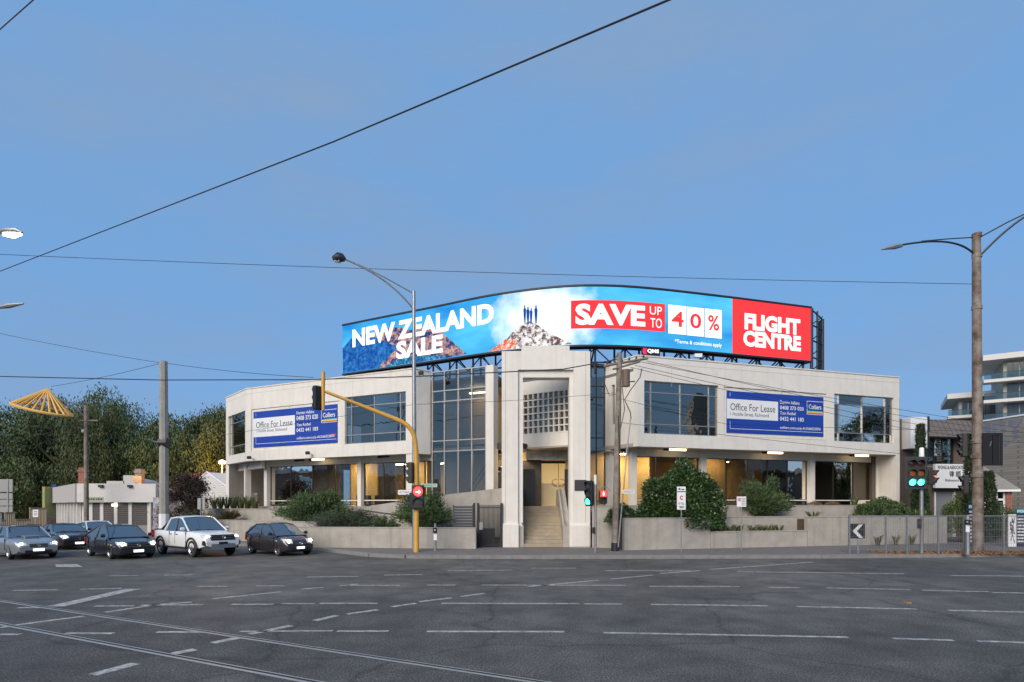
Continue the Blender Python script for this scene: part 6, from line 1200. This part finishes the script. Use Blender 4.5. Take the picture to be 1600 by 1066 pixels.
    MB().box((e_ - .035, 0, zb + .16), (.09, W * .56, .12)).build('lower_intake', M_black, t); MB().box((-e_ - .005, 0, zb + .55), (.03, .42, .12)).build('rear_plate', M_pltw, t)
    for s in (-1, 1): MB().box((e_ - .1, s * W * .36, zb + .17), (.1, .16, .1)).build('fog_recess', M_black, t)
    xw = cab[1] + .02; m = MB(); m.tube([(xw, .5 * W * .6, zA + .02), (xw - .1, 0, zA + .07)], .012, 5); m.tube([(xw, 0, zA + .03), (xw - .1, -.5 * W * .55, zA + .07)], .012, 5); stuff(m.build('wipers', M_black, t))
    if extra: extra(t, paint)
    return t
P_silver = mat('paint_silver', (.38, .39, .41), .3, .6, coat=.8); P_black = mat('paint_black', (.02, .021, .024), .25, .2, coat=.9); P_white = mat('paint_white', (.72, .73, .74), .3, 0, coat=.8); P_char = mat('paint_charcoal', (.035, .032, .036), .28, .3, coat=.9); P_navy = mat('paint_navy', (.03, .022, .028), .26, .3, coat=.9)
def wagon_x(t, p):
    MB().hexa([(.75, -.3, .985), (1.35, -.3, .93), (1.35, .3, .93), (.75, .3, .985)], [(.78, -.27, 1.04), (1.28, -.28, 1.005), (1.28, .28, 1.005), (.78, .27, 1.04)]).build('bonnet_scoop', p, t, bevel=.02); MB().box((1.315, 0, .97), (.03, .5, .045)).build('scoop_mouth', M_black, t)
    for s in (-1, 1): MB().tube([(-1.75, s * .56, 1.4), (-1.6, s * .56, 1.47), (.3, s * .56, 1.48), (.42, s * .56, 1.41)], .022, 6).build('roof_rail', M_black, t)
    for s in (-1, 1): MB().tube([(2.19, s * .6, .42), (2.16, s * .6, .42)], .09, 12).build('fog_lamp', M_hl, t)
car('silver wagon with bonnet scoop and lit headlights at the far left', 'car', (-22.9, 27.0, 0), 36, P_silver, 4.42, 1.73, [(-2.21, .72), (-2.1, .9), (-1.5, .93), (.7, .95), (1.5, .88), (2.05, .78), (2.21, .6)], .2, (-2.0, .95), [(-2.05, .95), (-1.72, 1.38), (-1.2, 1.43), (-.2, 1.45), (.15, 1.42), (.95, .95)], .93, .7, (-1.27, 1.26), .31, 'wagon_car', (.6, .79, .36), extra=wagon_x, grille=(.56, .7, .4))
car('dark saloon half hidden behind the silver wagon', 'car', (-25.3, 32.6, 0), 36, P_navy, 4.5, 1.78, [(-2.25, .75), (-2.1, .95), (-1.2, .96), (.7, .94), (1.5, .86), (2.1, .76), (2.25, .58)], .18, (-1.65, .95), [(-1.7, .95), (-.9, 1.32), (-.2, 1.38), (.1, 1.36), (.95, .94)], .92, .68, (-1.3, 1.35), .31, 'saloon_car')
car('white car showing only its roof arch behind the black saloon', 'car', (-26.4, 36.6, 0), 36, P_white, 4.3, 1.76, [(-2.15, .75), (-2.0, .95), (-1.2, .96), (.7, .94), (1.5, .86), (2.0, .76), (2.15, .58)], .18, (-1.75, .95), [(-1.8, .95), (-1.0, 1.34), (-.2, 1.42), (.1, 1.4), (.95, .94)], .92, .68, (-1.25, 1.3), .31, 'saloon_car')
car('black fastback saloon with lit headlights between wagon and pickup', 'car', (-18.5, 27.2, 0), 38, P_black, 4.48, 1.75, [(-2.24, .8), (-2.1, 1.0), (-1.4, .98), (.8, .95), (1.5, .86), (2.05, .74), (2.24, .55)], .17, (-2.0, 1.15), [(-2.05, 1.0), (-1.6, 1.2), (-.9, 1.43), (-.2, 1.49), (.2, 1.46), (1.15, .95)], .93, .7, (-1.35, 1.35), .31, 'saloon_car', (.58, .8, .36))
def pick_x(t, p):
    # open tray with dark cover, sports bar and step
    MB().box((-1.86, 0, 1.2), (1.5, 1.62, .05)).build('tray_cover', M_black, t)
    for s in (-1, 1): MB().tube([(-1.75, s * .8, 1.2), (-1.3, s * .74, 1.5), (-1.02, s * .7, 1.66)], [.05, .05, .045], 6).build('sports_bar', M_black, t)
    for s in (-1, 1): MB().box((-2.655, s * .86, 1.0), (.05, .12, .38)).build('tail_lamp_strip', M_tail, t)
    for s in (-1, 1): MB().tube([(-1.0, s * .95, .42), (1.1, s * .95, .42)], .05, 6).build('side_step', M_black, t)
    for x in (-1.55, 1.62):
        for s in (-1, 1): MB().tube([(x + .49 * math.cos(a), s * .97, .4 + .49 * math.sin(a)) for a in [R(-5 + 19 * i) for i in range(11)]], .045, 6).build('arch_flare', M_black, t, True)
    MB().box((2.63, 0, .52), (.12, 1.1, .16)).build('bash_plate', M_steel, t)
    for s in (-1, 1): MB().box((2.5, s * .72, .68), (.2, .26, .2)).build('fog_surround', M_black, t)
car('white dual-cab pickup truck with lit headlights', 'pickup', (-15.55, 28.3, 0), 36, P_white, 5.3, 1.94, [(-2.65, 1.14), (-2.6, 1.2), (-1.1, 1.2), (.9, 1.2), (1.35, 1.19), (1.9, 1.15), (2.35, 1.08), (2.57, .98), (2.65, .78)], .4, (-1.12, 1.25), [(-1.15, 1.2), (-1.0, 1.72), (-.8, 1.83), (-.3, 1.88), (.05, 1.87), (.3, 1.82), (1.25, 1.19)], .94, .76, (-1.55, 1.62), .4, 'pickup_truck', (.86, 1.06, .42), M_plt, (.8, 1.05, .62), True, pick_x)
car('dark small hatchback nearest the office front wall', 'car', (-11.6, 28.7, 0), 38, P_char, 3.8, 1.7, [(-1.9, .8), (-1.82, 1.0), (-1.0, 1.0), (.7, .98), (1.3, .88), (1.75, .74), (1.9, .55)], .17, (-1.72, 1.12), [(-1.75, 1.0), (-1.5, 1.36), (-1.0, 1.49), (-.2, 1.53), (.15, 1.5), (1.12, .96)], .94, .72, (-1.2, 1.26), .3, 'hatchback_car', (.58, .84, .38), grille=(.52, .66, .4))

# ------------------------------------------------------------------ across the road, beside and behind the camera (seen mirrored in the glass)
def plain_block(label, c, d, W, D_, H, m, gable=0, cols=7, rows=3, name='street_building'):
    q = Plane((c[0], c[1]), (c[0] + d[0], c[1] + d[1])); q.len = W; q.n = Vector((d[1], -d[0], 0)).normalized()
    if q.n.dot(Vector((5, 34, 0)) - q.a) < 0: q.n = -q.n
    t = thing(name, label, 'building', q.pt(W / 2, 0)); MB().slab(q, 0, W, 0, H, 0, -D_).build('wall', m, t)
    if gable: MB().ext([q.pt(-.4, H, .4), q.pt(W / 2, H + gable, .4), q.pt(W + .4, H, .4)], -q.n * (D_ + .8)).build('roof', M_tile, t)
    else: MB().slab(q, -.2, W + .2, H, H + .4, .2, -D_ - .2).build('parapet', M_conc, t)
    for i in range(cols):
        for j in range(rows):
            u = W * (i + .5) / cols; z = H * (j + .3) / rows; f = MB().slab(q, u - W / cols * .28, u + W / cols * .28, z, z + H / rows * .5, .04, -.05).build('window', M_signw, t); MB().slab(q, u - W / cols * .24, u + W / cols * .24, z + .1, z + H / rows * .5 - .1, .06, .042).build('pane', M_cglass, f)
    return t, q
t, q = plain_block('gabled brick hall with a cross, mirrored in the right wing window', (48, -2), (.65, -.76), 26, 14, 10.5, M_brick, 3.2, 6, 2, 'brick_hall')
c = q.pt(13, 13.7, .2); m = MB(); m.box(c + Vector((0, 0, 1)), (.22, .22, 2.2)); m.box(c + Vector((0, 0, 1.35)), (1.2, .2, .2), q.d); m.build('cross', M_dframe, t)
plain_block('mid-rise office slab far behind, mirrored in the right wing window', (120, -55), (.65, -.76), 22, 14, 34, M_apg, 0, 8, 10)
plain_block('brown terrace row across the road, mirrored in the left shopfront', (-60, 26), (-.35, -.94), 34, 10, 7.5, M_brown, 0, 9, 2, 'terrace_row')
plain_block('low shop row behind the camera, mirrored in the entrance glass', (-22, -34), (1, 0), 52, 10, 6.5, M_conc, 0, 12, 2, 'shop_row')
tree('street tree right of the view, mirrored in the last upper window', (55, 23.5, 0), 14, 5.0, 5.0, 90, 9000, M_dk, .2, .3, .28, 'street_tree')
tree('smaller street tree right of the view, mirrored in the ground floor glass', (44, 14, 0), 9, 3.5, 3.2, 60, 6000, M_dk, .2, .3, .28, 'street_tree')
plain_block('added long low terrace out of view, blocking bright sky mirrored in the right shopfront', (80, 46), (-.3, -.95), 44, 9, 7.5, M_brown, 0, 10, 2, 'terrace_row')  # unseen row added to close a bright sky gap in the reflections
